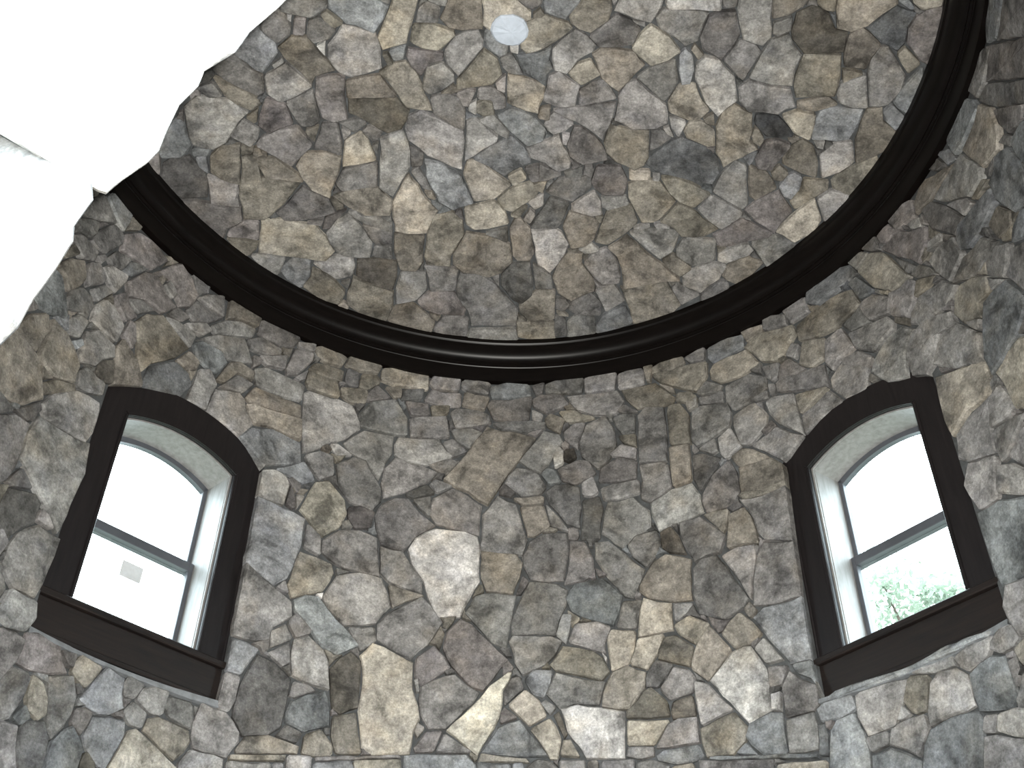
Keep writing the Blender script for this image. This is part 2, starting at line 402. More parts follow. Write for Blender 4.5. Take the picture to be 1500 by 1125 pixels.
# outlines of the stones, in millimetres on their own surface: W = wall (arc length, height), C = dome (x, y); tone digit and hue letter
STONES = '''
C5n -1171,-263 -1050,-261 -941,-235 -960,-145 -1042,-87 -1129,-105 -1207,-139
C6c -946,-235 -850,-251 -749,-246 -692,-170 -643,-127 -674,-55 -732,24 -820,-22 -877,-39 -957,-128
C5w -1000,-102 -968,-123 -884,-43 -940,-19 -988,-73
C7n -1171,-117 -1147,-110 -1156,-73 -1172,-89
C5n -1326,-44 -1279,-107 -1216,-161 -1177,-112 -1164,-32 -1177,9 -1242,57 -1295,-4
C5r -1140,-93 -1076,-89 -1096,18 -1161,14
C4n -1069,-72 -1006,-96 -928,-10 -972,46 -1062,66 -1088,18
C6c -1414,-2 -1334,-52 -1258,51 -1254,113 -1303,175 -1351,234 -1389,213 -1431,161 -1481,104 -1466,34
C6n -1295,178 -1234,136 -1229,166 -1285,203
C5w -1251,82 -1173,21 -1087,24 -1061,81 -1001,173 -965,243 -1073,273 -1100,319 -1149,241 -1191,190 -1229,137
C8n -1044,85 -995,58 -1006,146 -1032,109
C6n -986,82 -899,-29 -801,-2 -722,30 -704,124 -709,243 -794,271 -881,290 -943,260 -998,154
C6w -717,47 -675,-43 -644,-110 -618,-178 -613,-238 -465,-233 -498,-118 -529,-20 -559,84 -641,108 -694,124
C3w -696,148 -669,143 -643,209 -670,220
C5c -663,131 -562,93 -587,190 -637,197
C5n -486,-120 -440,-162 -367,-128 -386,-32 -506,-37
C6n -447,-233 -315,-219 -341,-133 -381,-139 -435,-173
C5w -375,-55 -336,-136 -310,-236 -233,-240 -154,-235 -150,-117 -146,9 -260,18 -331,3
C6w -524,-22 -412,-26 -303,17 -296,44 -383,137 -476,124 -544,83
C7w -140,-111 -149,-228 -77,-241 -5,-240 47,-159 112,-100 112,-56 68,-34 -1,-55 -52,-29 -109,12 -146,-15
C6n -354,129 -296,49 -236,23 -171,16 -142,72 -147,119 -192,179 -238,238 -288,299 -349,220 -363,161
C6c -136,9 -69,14 -6,94 -16,159 -56,178 -124,122 -141,66
C7n -1,97 50,80 47,152 5,141
C4r -556,119 -482,135 -367,149 -364,190 -440,215 -494,298 -552,220 -569,164
C5n -464,237 -370,208 -309,281 -309,328 -373,389 -454,417 -497,375
C5w -296,321 -234,251 -188,189 -142,127 -64,195 -41,285 -91,348 -203,366 -300,374
C4n -54,179 10,152 48,218 81,289 1,279 -48,231
C6w -725,264 -659,217 -575,201 -517,277 -482,412 -442,521 -515,513 -588,505 -636,410 -683,322
C4w -915,312 -819,291 -722,278 -685,347 -632,422 -745,424 -830,421 -918,420
C3w -914,432 -829,436 -746,437 -637,437 -570,520 -624,637 -708,660 -804,596 -858,551 -921,515
C6n -1348,246 -1284,213 -1219,175 -1158,249 -1093,326 -1185,384 -1292,421 -1353,357
C5r -1074,285 -952,270 -916,291 -928,391 -929,484 -926,550 -1007,568 -1068,538 -1080,462 -1093,387
C5n -1261,426 -1176,390 -1099,356 -1091,459 -1082,563 -1129,597 -1193,593 -1231,529
C4r -1414,497 -1364,385 -1258,443 -1234,569 -1312,592 -1380,621 -1435,558
C5n -1428,638 -1312,595 -1214,585 -1141,713 -1236,802 -1281,849 -1370,770 -1466,683
C5w -1178,613 -1090,588 -1130,694 -1157,662
C4n -1078,576 -984,578 -974,724 -986,795 -1071,756 -1143,734 -1103,651
C7n -970,605 -910,637 -960,692
C4n -975,576 -859,551 -814,583 -894,647 -945,603
C7w -986,841 -961,705 -862,646 -823,706 -784,846 -881,867 -989,874
C5n -856,640 -815,606 -731,644 -767,709 -797,719
C4n -803,740 -762,716 -774,793 -790,786
C6n -755,697 -687,670 -619,644 -591,737 -583,794 -589,900 -645,995 -706,1103 -787,1040 -777,946 -767,853
C7n -586,555 -513,519 -427,557 -348,611 -264,656 -259,721 -270,819 -278,923 -339,903 -411,863 -484,827 -532,768 -588,718 -605,636
C4n -452,431 -367,407 -291,428 -251,502 -258,650 -317,626 -374,577 -438,532
C5r -302,401 -236,373 -189,389 -233,491 -264,480
C5n -177,372 -93,363 -22,425 -15,503 -85,515 -96,452 -184,439
C5w -189,472 -139,447 -96,471 -81,542 -151,554 -189,529
C8n -227,478 -185,451 -187,550 -237,518
C6r -78,339 -19,282 -23,405 -69,378
C6w -10,285 65,295 135,322 205,348 194,432 168,535 102,524 -12,472 -13,377
C6n -246,592 -192,561 -130,637 -63,694 -74,726 -142,770 -206,821 -262,852 -254,721
C5n -179,586 -96,540 -46,603 4,667 -6,706 -51,687 -116,636
C5c -74,553 13,502 136,548 216,635 206,715 117,758 16,667
C5c -217,847 -108,760 18,690 87,762 144,867 51,911 -28,968 -118,899
C6w -276,959 -250,865 -189,856 -92,937 20,1024 -73,1128 -209,1157 -243,1057
C6c -501,856 -410,877 -327,925 -282,972 -249,1067 -215,1163 -340,1211 -424,1151 -469,1051 -498,956
C5n -589,926 -543,895 -503,977 -470,1065 -518,1054
C4n -583,751 -501,807 -514,889 -583,900
C7w -707,1139 -658,1043 -603,948 -546,1033 -505,1125 -433,1213 -511,1374 -632,1376 -709,1354 -716,1246
C5w -1256,845 -1202,762 -1073,769 -988,814 -1009,906 -1046,990 -1081,1084 -1184,1021 -1236,928
C4n -1039,984 -987,890 -882,874 -779,853 -785,939 -792,1026 -872,1028 -1012,1037
C5w -1064,1076 -941,1031 -867,1035 -793,1039 -707,1139 -732,1242 -811,1240 -885,1235 -983,1163
C5w -1485,769 -1372,783 -1302,852 -1236,928 -1229,962 -1338,939 -1445,916 -1466,842
C4n -1416,1167 -1326,1087 -1237,993 -1163,1053 -1091,1095 -1064,1190 -1204,1230 -1290,1234 -1376,1227
C6w -512,1072 -465,1079 -441,1132 -490,1119
C7w -274,1198 -179,1170 -85,1142 -13,1231 10,1308 -105,1350 -218,1364 -264,1316
C5w -73,1142 14,1052 147,1000 189,1078 108,1160 24,1226 -29,1208
C6w -8,965 78,912 114,977 29,1033
C4n 95,906 183,877 188,992 135,994
C5n -694,-239 -620,-226 -637,-144 -684,-173
C4n -1615,172 -1481,83 -1446,152 -1407,206 -1355,247 -1367,357 -1399,371 -1455,335 -1510,299 -1567,245
C5w -1621,224 -1568,251 -1512,305 -1457,347 -1402,389 -1390,424 -1448,458 -1520,414 -1579,350
C6n -1717,282 -1625,262 -1587,352 -1666,351
C7n -1818,501 -1808,397 -1764,365 -1721,338 -1634,364 -1551,382 -1473,472 -1570,579 -1624,652 -1700,689 -1748,675 -1807,647 -1821,597
C6n -1600,615 -1511,514 -1426,590 -1448,651 -1497,702
C4w -1493,501 -1412,449 -1434,536 -1451,544
C4w -1734,755 -1724,724 -1653,668 -1548,674 -1563,744 -1567,806 -1593,943 -1698,890 -1745,833
C5c -1926,520 -1877,470 -1821,482 -1825,577 -1817,656 -1877,716 -1995,708 -2001,635
C4c -1814,661 -1741,680 -1710,684 -1738,724 -1825,716
C5c -1809,723 -1750,723 -1753,844 -1802,786
C3n -1996,748 -1951,725 -1839,719 -1780,833 -1772,911 -1794,1009 -1876,1002 -1938,995 -2000,927 -2027,825
C5r -2081,710 -1993,660 -2014,794 -2050,836
C5n -1769,857 -1687,901 -1606,942 -1606,993 -1626,1032 -1618,1094 -1720,1071 -1785,1051 -1776,955
C4r -1943,1006 -1862,1019 -1793,1050 -1722,1081 -1616,1105 -1622,1198 -1714,1238 -1757,1325 -1822,1257 -1868,1197 -1935,1088
C5w -1556,758 -1471,743 -1463,913 -1355,942 -1246,970 -1321,1062 -1404,1137 -1493,1204 -1610,1179 -1611,1023 -1580,894
C5r -1708,1250 -1613,1199 -1526,1221 -1543,1346 -1635,1323 -1734,1296
C4w -1736,1303 -1638,1334 -1551,1366 -1566,1407 -1617,1455 -1689,1426
C6w -1516,1212 -1406,1212 -1303,1251 -1195,1269 -1138,1368 -1095,1479 -1155,1539 -1259,1515 -1363,1491 -1463,1466 -1562,1440 -1539,1325
W5n -3009,5982 -2951,6090 -2855,6056 -2791,6016 -2911,5913 -2980,5860 -3034,5832
W6c -2924,6094 -2884,6191 -2794,6198 -2716,6189 -2713,6086 -2733,6004 -2819,6036
W4n -3053,5780 -2958,5872 -2904,5900 -2895,5824 -2931,5749 -3025,5707
W5w -2709,6077 -2717,6161 -2613,6195 -2634,6118 -2707,6048
W4n -2914,5749 -2882,5871 -2809,5997 -2730,5996 -2707,5936 -2793,5769 -2861,5746
W5n -3051,5652 -2994,5719 -2915,5731 -2842,5732 -2848,5658 -2936,5593
W5r -2721,6005 -2631,6109 -2540,6138 -2468,6131 -2385,6106 -2476,5940 -2585,5923 -2703,5892
W5n -2768,5771 -2728,5862 -2614,5901 -2654,5781 -2729,5745
C4n 1,-207 88,-231 177,-210 167,-143 113,-115 65,-145
C6c 176,-160 182,-236 289,-245 401,-237 354,-148 310,-83 299,-59 254,-71 187,-98
C4w 122,-91 160,-126 183,-93 171,-73 123,-67
C6w 83,-37 192,-81 312,-44 337,-14 270,50 200,108 92,148 60,118 51,54
C5w 314,-78 354,-148 392,-216 523,-241 539,-138 524,-69 434,9 369,-8 325,-40
C6n 520,-222 571,-225 546,-159
C6n 550,-127 573,-197 572,-253 690,-265 806,-260 793,-162 751,-70 661,-87 595,-114
C5n 653,-77 719,-72 724,-44 672,-59
C4n 428,23 516,-59 564,-110 635,-85 704,-28 674,63 590,90 480,94
C7w 661,93 704,-2 750,-59 856,3 930,90 879,140 778,194 714,143
C6n 235,123 283,58 353,-6 417,30 469,82 461,116 375,187 317,271 248,253 233,184
C5w 452,143 502,101 591,101 680,110 746,188 673,287 614,365 572,336 510,283 482,204
C4c 38,159 154,142 228,103 220,185 240,235 208,280 207,353 146,312 86,271
C6w 327,263 374,204 447,172 509,265 409,342 343,293
C6n 196,415 212,351 219,288 277,255 334,304 398,349 380,477 275,488 192,453
C5n 393,375 456,327 526,290 572,352 613,415 500,454 399,476
C4w 178,496 240,478 234,576 164,557
C5n 254,507 381,482 496,460 610,437 601,519 583,600 551,696 515,661 450,615 384,573
C6n 201,595 257,514 381,591 325,646 257,668 227,642
C4r 343,748 378,613 416,611 506,672 557,734 596,826 450,876 370,826
C7n 311,657 357,669 341,731 317,727
C6n 103,768 172,733 295,667 322,747 375,847 374,894 306,926 212,864 123,827
C6n 615,490 614,389 654,307 709,284 777,350 834,393 892,435 912,546 859,590 784,597 709,603 607,547
C4n 705,270 776,207 842,174 907,139 940,273 902,373 876,416 805,358
C5n 771,-105 806,-159 897,-158 986,-161 1042,-154 1021,-67 1011,12 947,53 858,-10 793,-45
C7n 809,-195 816,-270 910,-282 993,-289 1083,-282 1103,-171 985,-165 905,-161 825,-157
C5n 1086,-282 1176,-282 1174,-198 1108,-191
C4n 1017,-8 1044,-133 1087,-165 1177,-179 1199,-114 1221,-48 1203,23 1149,119 1039,64
C6c 931,201 920,111 949,68 994,104 1016,204 1005,287 959,295
C5w 982,75 996,36 1054,98 1028,131
C7n 1019,162 1059,103 1141,119 1235,211 1256,286 1278,362 1185,475 1102,393 1065,319 1025,246
C6w 896,411 945,299 1035,282 1075,373 1138,443 1099,501 1018,520 911,477
C6n 913,498 1019,531 987,637 939,584
C4w 1108,500 1159,454 1177,535 1130,530
C5w 1009,597 1034,532 1101,517 1182,567 1199,670 1161,680 1033,639
C4n 823,604 888,598 948,648 884,713 828,748
C4w 558,713 585,590 700,609 813,605 820,693 827,782 809,840 753,877 640,833 577,771
C6n 892,585 924,569 961,637 913,618
C3c 833,793 890,727 950,665 1005,633 1079,661 1152,681 1230,755 1255,850 1226,935 1133,938 1050,918 966,905 882,890 818,839
C6w 1184,544 1209,445 1263,385 1372,439 1389,541 1387,607 1441,655 1364,720 1266,805 1209,715 1199,620
C5c 1364,720 1441,662 1429,735 1408,771
C4n 336,930 447,882 446,959 348,964
C6n 864,903 908,905 906,939 867,938
C4n 187,871 266,910 325,943 231,989 183,995
C6n 1182,-189 1170,-299 1264,-315 1347,-301 1354,-227 1361,-151 1387,-38 1352,19 1243,-12 1204,-115
C4w 1357,-208 1347,-301 1434,-334 1545,-335 1502,-226 1446,-181 1366,-147
C5n 1378,-129 1467,-180 1473,-93 1413,-56 1386,-67
C3w 1478,-89 1484,-195 1562,-252 1643,-214 1697,-128 1759,-120 1769,-2 1668,15 1567,32 1492,-42
C4w 1568,-262 1561,-345 1652,-346 1665,-228 1615,-231
C6w 1668,-247 1653,-356 1748,-374 1831,-386 1927,-395 1952,-316 1889,-245 1842,-175 1770,-130 1699,-138
C4c 1845,-161 1897,-237 1947,-307 2050,-281 2031,-209 2044,-106 2017,-58 1921,-98 1875,-136
C5r 2036,-191 2052,-262 2088,-306 2134,-333 2165,-336 2182,-240 2192,-154 2193,-85 2187,-2 2132,-24 2052,-107
C6w 2008,-343 2016,-412 2142,-427 2151,-340 2069,-304
C5c 1957,-387 2037,-307 2012,-299 1942,-335
C4n 1189,74 1226,-10 1315,10 1348,46 1313,173 1288,238 1246,210 1162,127
C6n 1315,214 1336,138 1351,65 1385,-28 1468,-78 1511,-7 1559,38 1544,133 1549,232 1437,243 1346,228
C5w 1553,170 1564,76 1575,31 1664,26 1757,14 1781,136 1781,262 1656,289 1580,300 1557,231
C4w 1770,16 1767,-109 1819,-161 1867,-134 1936,-79 1906,15 1897,77 1785,77
C5w 1780,96 1824,89 1893,97 1836,137 1799,167
C5n 1910,95 1906,15 1933,-68 1972,-74 2031,-6 2103,80 2101,172 2060,262 2019,290 1967,289 1936,181
C5w 2024,-34 2049,-87 2150,-7 2109,68 2058,11
C5n 1783,238 1793,171 1854,142 1903,101 1932,200 1965,303 1871,321 1805,294
C6n 1267,280 1319,228 1412,251 1478,250 1543,249 1590,351 1506,417 1425,417 1343,422 1285,361
C5w 1595,330 1672,300 1748,269 1813,311 1701,376 1603,371
C5c 2081,247 2109,137 2168,16 2206,137 2200,220 2184,314 2108,273
C5c 2046,316 2079,260 2178,332 2138,419 2072,364
C4w 1951,526 1953,407 1964,318 2039,293 2066,376 2153,429 2134,541 2079,599 1987,665
C6c 1713,514 1727,372 1779,332 1884,331 1949,330 1944,441 1919,521 1854,544 1789,544 1720,551
C7w 1531,427 1605,381 1654,388 1708,386 1717,448 1711,563 1619,528
C2c 1391,498 1392,433 1508,427 1588,499 1623,553 1535,574 1471,573
C5w 1389,573 1398,518 1425,530 1464,585 1447,634 1405,615
C4r 1433,715 1474,601 1536,580 1618,604 1578,700 1539,796 1453,786
C4w 1587,699 1628,608 1668,562 1742,593 1788,699 1800,797 1704,785 1595,742
C5n 1734,562 1793,554 1793,603 1756,598
C6n 1784,653 1847,556 1939,528 1979,663 1907,744 1825,797
C4w 1541,807 1577,745 1641,791 1615,852 1559,850
C5r -1241,1254 -1137,1236 -1154,1280 -1202,1266
C3r -1155,1306 -1127,1224 -987,1175 -1049,1229 -1107,1308
C6n -1134,1340 -1061,1252 -987,1211 -919,1303 -854,1435 -880,1541 -1016,1527 -1084,1491 -1118,1415
C5n -984,1196 -937,1191 -901,1230 -786,1256 -724,1306 -725,1358 -803,1318 -894,1287 -954,1232
C5n -909,1286 -817,1316 -725,1345 -733,1445 -844,1435 -880,1372
C5n -845,1453 -737,1470 -738,1563 -865,1535
C4w -716,1369 -619,1379 -522,1389 -536,1486 -541,1584 -586,1657 -691,1646 -723,1517
C5w -511,1377 -465,1246 -343,1224 -283,1284 -274,1381 -317,1459 -361,1539 -368,1619 -444,1611 -520,1603 -533,1535
C5w -350,1539 -307,1457 -264,1375 -119,1399 17,1463 34,1590 -34,1675 -119,1704 -205,1679 -290,1669 -350,1600
C5n -538,1608 -453,1623 -374,1631 -316,1651 -340,1813 -424,1818 -507,1822 -518,1684
C5n -730,1788 -692,1665 -610,1665 -528,1665 -522,1797 -596,1882 -737,1914
C3w -961,1550 -834,1557 -708,1583 -715,1701 -752,1807 -824,1778 -903,1726 -979,1669
C6n -1242,1548 -1161,1546 -1106,1508 -985,1536 -975,1598 -997,1671 -1103,1693 -1172,1629
C5n -1556,1454 -1479,1476 -1401,1497 -1456,1617 -1544,1580 -1616,1458
C5c -1452,1583 -1361,1501 -1252,1531 -1265,1647 -1333,1733 -1411,1665
C4w -1248,1587 -1179,1638 -1114,1699 -1054,1791 -1100,1874 -1221,1830 -1322,1717 -1266,1659
C4n -1084,1714 -1015,1701 -1036,1768
C5w -997,1677 -916,1734 -831,1776 -742,1813 -754,1936 -813,2055 -959,1979 -1058,1882 -1043,1791
C4w -749,1926 -619,1905 -546,1981 -477,2052 -505,2138 -678,2115 -802,2027
C5r -596,1895 -521,1818 -432,1827 -346,1826 -273,1966 -284,1998 -438,2001 -569,1951
C5n -495,2103 -426,2015 -284,2017 -252,2043 -263,2171 -367,2183 -477,2158
C4n -335,1801 -306,1676 -174,1684 -77,1763 11,1875 75,1960 64,2091 -89,2094 -241,2095 -262,1966 -332,1849
C5n -252,2121 -147,2116 -42,2111 64,2104 91,2229 -43,2234 -155,2227 -288,2203
C4n 229,1074 310,967 401,967 501,943 507,1026 452,1088 390,1142 254,1094
C4r 501,990 529,872 671,861 722,958 710,1062 586,1077 531,1038
C6r 391,1161 456,1102 525,1048 569,1114 588,1213 516,1230 392,1190
C4n 139,1322 187,1241 229,1168 257,1108 380,1149 340,1297 307,1332 163,1338
C6n 117,1149 220,1081 219,1169 169,1206
C6n 94,1274 137,1193 174,1228 141,1303
C5w 12,1253 82,1173 122,1182 69,1263
C5w 13,1342 43,1269 81,1270 144,1344 155,1435 178,1520 148,1589 64,1586 31,1546 22,1443
C7n 148,1357 227,1348 307,1338 342,1363 389,1449 367,1536 278,1671 198,1609 177,1471
C5w 343,1318 381,1204 516,1236 575,1280 548,1403 489,1455 404,1475 377,1401
C4w 578,1316 614,1181 687,1155 760,1128 810,1251 741,1343 634,1438 549,1427
C5n 566,1084 644,1085 721,1066 745,1124 614,1181 582,1160
C6n 454,1478 528,1428 588,1473 538,1502 491,1504
C5w 295,1701 324,1607 386,1518 481,1505 481,1591 576,1718 576,1787 499,1825 426,1870 337,1813
C5r 490,1578 547,1499 627,1455 703,1537 738,1658 733,1721 620,1741 554,1673
C3n -41,1700 27,1604 148,1595 174,1757 165,1845 102,1911 33,1879 -41,1775
C4n 164,1595 216,1638 289,1689 304,1789 185,1794 175,1694
C6w 724,982 803,944 905,940 964,1012 1024,1084 983,1153 940,1223 903,1251 833,1258 797,1192 736,1077
C5w 912,916 994,913 1102,941 1224,998 1136,1106 1044,1082 981,1028
C6w 721,884 849,876 856,939 730,954
C6n 823,1272 893,1268 846,1293 785,1292
C6n 908,1256 942,1241 1016,1269 926,1279
C4w 946,1234 991,1164 1035,1094 1128,1125 1206,1192 1304,1250 1232,1308 1083,1330 1031,1269
C5n 758,1337 816,1302 917,1291 1017,1280 1075,1304 1051,1434 970,1509 845,1418
C5w 640,1456 750,1357 817,1409 878,1464 987,1540 1113,1639 1027,1653 895,1702 759,1754 734,1597 696,1504
C5n 582,1784 695,1718 780,1843 657,1937
C4n 416,1897 484,1848 551,1799 623,1874 627,1971 545,1974 464,1977 407,1936
C5w 739,1747 896,1711 1028,1659 1085,1749 1142,1839 1093,1928 1018,2000 845,2029 818,1922 780,1843
C5n 1069,1720 1099,1662 1180,1714 1257,1741 1142,1839
C4w 981,1509 1046,1453 1113,1500 1181,1546 1117,1617 1047,1580
C5n 1066,1422 1103,1324 1202,1325 1300,1324 1317,1469 1244,1506 1169,1535 1068,1462
C5w 77,1925 196,1800 320,1801 320,1915 321,2030 229,2034 137,2038 89,1991
C5w 66,2053 192,2049 319,2043 339,2180 195,2200 71,2175
C4n 323,1998 396,2019 417,2141 314,2171
C6w 332,1965 370,1957 421,1999 344,1990
C5n 406,2032 464,1983 590,1993 608,2122 513,2154 411,2166
C4c 600,2049 638,1970 709,1921 783,1881 847,2002 735,2082 597,2110
C4n 321,1852 393,1860 416,1897 386,1950 323,1940
C5n -95,1700 -52,1687 -51,1775 -84,1738
C4n -147,1379 3,1336 4,1440 -64,1416
C4n 1258,1747 1307,1684 1355,1620 1416,1611 1440,1699 1360,1767 1265,1824
C4w 154,1018 192,997 233,992 213,1074 168,1055
C5n 1228,991 1268,849 1331,756 1400,786 1417,900 1452,1042 1424,1087 1336,1046
C4w 1425,898 1411,776 1521,811 1570,867 1597,912 1541,962 1483,1010 1448,991
C6c 1601,890 1637,809 1671,784 1721,807 1721,880 1683,968 1640,951
C5w 1678,982 1728,878 1731,816 1800,813 1869,810 1875,859 1812,934 1718,1034
C6w 1884,812 1904,761 1988,681 2040,642 2091,604 2126,660 2070,790 1994,894 1901,856
C6n 1830,941 1895,862 2019,881 1980,967 1898,1087 1864,1007
C7w 1643,1209 1713,1084 1764,1012 1820,943 1885,1073 1866,1175 1755,1268 1683,1227
C4r 1436,1090 1491,1019 1551,971 1612,927 1704,1036 1711,1056 1669,1130 1635,1220 1518,1166
C5n 1156,1129 1223,1013 1330,1057 1426,1101 1424,1141 1373,1195 1316,1246 1235,1198
C4r 1274,1295 1354,1236 1433,1149 1521,1185 1629,1226 1613,1249 1533,1287 1453,1326 1387,1356 1317,1366
C6n 1324,1416 1405,1359 1493,1319 1533,1363 1517,1400 1447,1443 1375,1485 1329,1472
C5n 1509,1317 1581,1275 1651,1233 1781,1276 1712,1382 1630,1468 1547,1364
C4w 1373,1583 1388,1508 1446,1459 1509,1418 1613,1441 1561,1545 1479,1637 1394,1610
C6n 1128,1627 1173,1570 1239,1525 1309,1489 1388,1508 1364,1601 1306,1665 1255,1735 1138,1696
W4w -3072,5491 -3011,5627 -2954,5606 -2998,5538 -3029,5497
W5w -3069,5415 -2996,5534 -2910,5602 -2858,5519 -2873,5457 -2936,5348 -2999,5406
W4n -2867,5571 -2868,5637 -2816,5683 -2737,5646 -2738,5596 -2830,5486
W6n -2780,5681 -2741,5743 -2606,5781 -2609,5711 -2653,5598 -2729,5642
W5n -2795,5506 -2726,5601 -2664,5597 -2738,5463
W4n -2924,5293 -2915,5394 -2863,5466 -2769,5471 -2741,5426 -2758,5317 -2811,5316 -2902,5257
W5n -2862,5239 -2809,5312 -2739,5325 -2758,5192 -2834,5146
W5c -3137,5128 -3107,5255 -3061,5397 -3005,5388 -2937,5316 -2873,5222 -2978,5154 -3069,5118
W6n -2730,5338 -2741,5437 -2696,5525 -2619,5533 -2522,5458 -2543,5333 -2634,5331
W5r -2652,5587 -2584,5681 -2530,5611 -2462,5582 -2530,5496 -2593,5532
W4r -2599,5743 -2503,5910 -2430,5952 -2329,5871 -2243,5837 -2315,5740 -2443,5731 -2558,5667
W4n -2564,5645 -2479,5716 -2369,5717 -2467,5610
W5n -2369,5916 -2334,5988 -2264,5944 -2280,5879
W5r -2443,5963 -2298,6160 -2194,6108 -2129,6021 -2163,5913 -2221,5872 -2264,5912 -2273,5980 -2339,5989
W5n -2124,6025 -2053,6109 -1954,6167 -1919,6011 -2038,6010
W4n -2174,5882 -2133,6002 -2031,5993 -1925,5998 -2011,5896 -2113,5838
W4n -2285,5764 -2235,5859 -2133,5845 -2187,5771
W5n -2299,5727 -2232,5755 -2151,5765 -2069,5751 -2088,5640 -2191,5681
W6n -2155,5789 -2036,5881 -1976,5854 -2030,5777 -2115,5763
W5w -2465,5557 -2415,5652 -2323,5721 -2251,5689 -2171,5654 -2098,5623 -2156,5523 -2224,5451 -2292,5384 -2331,5298 -2389,5362 -2422,5462
W5r -2518,5415 -2501,5533 -2467,5541 -2423,5444 -2436,5374
W5n -2733,5102 -2733,5179 -2737,5258 -2679,5320 -2609,5316 -2540,5315 -2517,5252 -2581,5191 -2616,5119 -2716,5061
W3w -2604,5141 -2579,5187 -2514,5243 -2478,5102 -2537,5070 -2603,5085
W5w -2530,5323 -2507,5400 -2440,5365 -2373,5328 -2300,5210 -2401,5154 -2478,5102 -2503,5229
W4c -2316,5203 -2299,5360 -2227,5435 -2150,5503 -2054,5485 -2010,5415 -2072,5288 -2225,5240
W5w -2148,5517 -2084,5630 -2002,5598 -2010,5529 -2077,5488
W4w -3166,4913 -3088,5064 -3001,5147 -2946,5088 -2960,5004 -2970,4917 -3090,4914
W5w -2957,4905 -2948,5018 -2956,5146 -2851,5145 -2759,5103 -2702,5039 -2701,4934 -2840,4866 -2914,4879
W5w -3242,4669 -3229,4747 -3165,4899 -3044,4903 -2980,4901 -2926,4879 -2890,4802 -2842,4725 -2937,4617 -3033,4575 -3160,4559 -3211,4602
W5n -2705,5015 -2670,5074 -2601,5065 -2530,5065 -2518,4995 -2609,4945 -2685,4925
W4w -2879,4805 -2813,4878 -2698,4926 -2685,4894 -2769,4820 -2851,4746
W4n -3142,5114 -3076,5106 -3101,5062
W5c -2808,5127 -2755,5184 -2735,5157 -2758,5115
W5n -2841,5708 -2804,5757 -2773,5751 -2802,5684
W4w -1903,6009 -1915,6198 -1853,6213 -1769,6215 -1673,6204 -1690,6083 -1836,6057
W5n -1997,5888 -1907,5999 -1813,6049 -1696,6059 -1711,5980 -1851,5909 -1957,5850
W4r -1683,6039 -1678,6165 -1572,6194 -1472,6186 -1395,6148 -1432,6053 -1509,6025 -1592,6034
W5n -1746,5944 -1660,6024 -1580,6016 -1501,6004 -1501,5947 -1603,5903 -1700,5891
W5n -2056,5737 -1935,5859 -1849,5901 -1763,5940 -1711,5876 -1675,5795 -1773,5749 -1828,5736 -1884,5777
W5c -2073,5695 -2029,5748 -1953,5755 -1877,5760 -1824,5704 -1875,5594 -1962,5593 -2033,5621
W4w -1878,5541 -1816,5722 -1760,5753 -1646,5733 -1653,5652 -1754,5670 -1820,5555
W4n -1850,5508 -1751,5659 -1636,5649 -1693,5551 -1781,5528
W5n -2026,5297 -2005,5443 -1998,5550 -1927,5596 -1858,5518 -1884,5416 -1891,5307 -1996,5300
W6n -1878,5385 -1864,5483 -1716,5541 -1676,5513 -1645,5438 -1589,5368 -1652,5245 -1776,5287 -1887,5307
W5n -1652,5773 -1588,5819 -1452,5817 -1315,5802 -1318,5680 -1447,5658 -1537,5652 -1625,5655
W5w -1674,5527 -1631,5626 -1524,5641 -1419,5642 -1313,5644 -1300,5561 -1396,5549 -1492,5535 -1567,5522 -1642,5507
W6w -1655,5488 -1621,5509 -1490,5523 -1393,5532 -1296,5537 -1280,5395 -1418,5404 -1493,5406 -1577,5380 -1620,5421
W5c -1658,5247 -1610,5334 -1479,5393 -1351,5384 -1279,5374 -1256,5242 -1343,5191 -1477,5128 -1476,5114 -1541,5170 -1595,5213
W6n -1312,5748 -1288,5779 -1189,5780 -1088,5789 -991,5773 -951,5707 -923,5605 -1002,5512 -1092,5455 -1167,5376 -1255,5316 -1270,5417 -1288,5516 -1300,5631
W5r -1646,5875 -1457,5980 -1459,5862 -1590,5830
W4r -1684,5856 -1617,5855 -1621,5813 -1669,5760
W6n -1455,5877 -1422,6058 -1293,6071 -1294,6012 -1369,5867 -1442,5830
W5n -1408,6121 -1288,6163 -1289,6098 -1402,6082
W4w -1295,6137 -1235,6172 -1146,6176 -1067,6141 -1097,6056 -1223,6046 -1278,6071
W4w -1311,5947 -1277,6013 -1190,6037 -1105,6035 -1075,6025 -1078,5936 -1198,5933
W5w -1314,5840 -1310,5924 -1205,5923 -1109,5929 -1079,5808 -1169,5797 -1291,5797
W5n -1389,5832 -1313,5930 -1321,5850 -1351,5823
W5w -1081,6078 -1056,6172 -943,6176 -829,6158 -853,6085 -990,6065
W4n -1069,5973 -1057,6060 -977,6049 -970,5928 -1055,5919
W4w -966,5998 -956,6057 -846,6073 -824,6022 -910,5935 -965,5936
W6w -1085,5889 -974,5919 -903,5919 -910,5820 -995,5793 -1073,5822
W4r -987,5787 -919,5891 -850,5996 -745,5913 -890,5847
W5w -797,6000 -686,6015 -673,5949 -727,5920
W6w -832,6132 -708,6186 -616,6188 -510,6177 -510,6039 -643,6033 -740,6022 -832,6043
W4n -681,6003 -534,6037 -550,5951 -686,5909
W5n -947,5722 -868,5853 -716,5907 -629,5771 -621,5638 -709,5629 -821,5632 -932,5635
W4r -655,5910 -503,5922 -487,5827 -610,5807
W5n -1014,5478 -899,5613 -801,5615 -703,5613 -706,5482 -742,5394 -769,5270 -816,5330 -864,5391 -976,5429
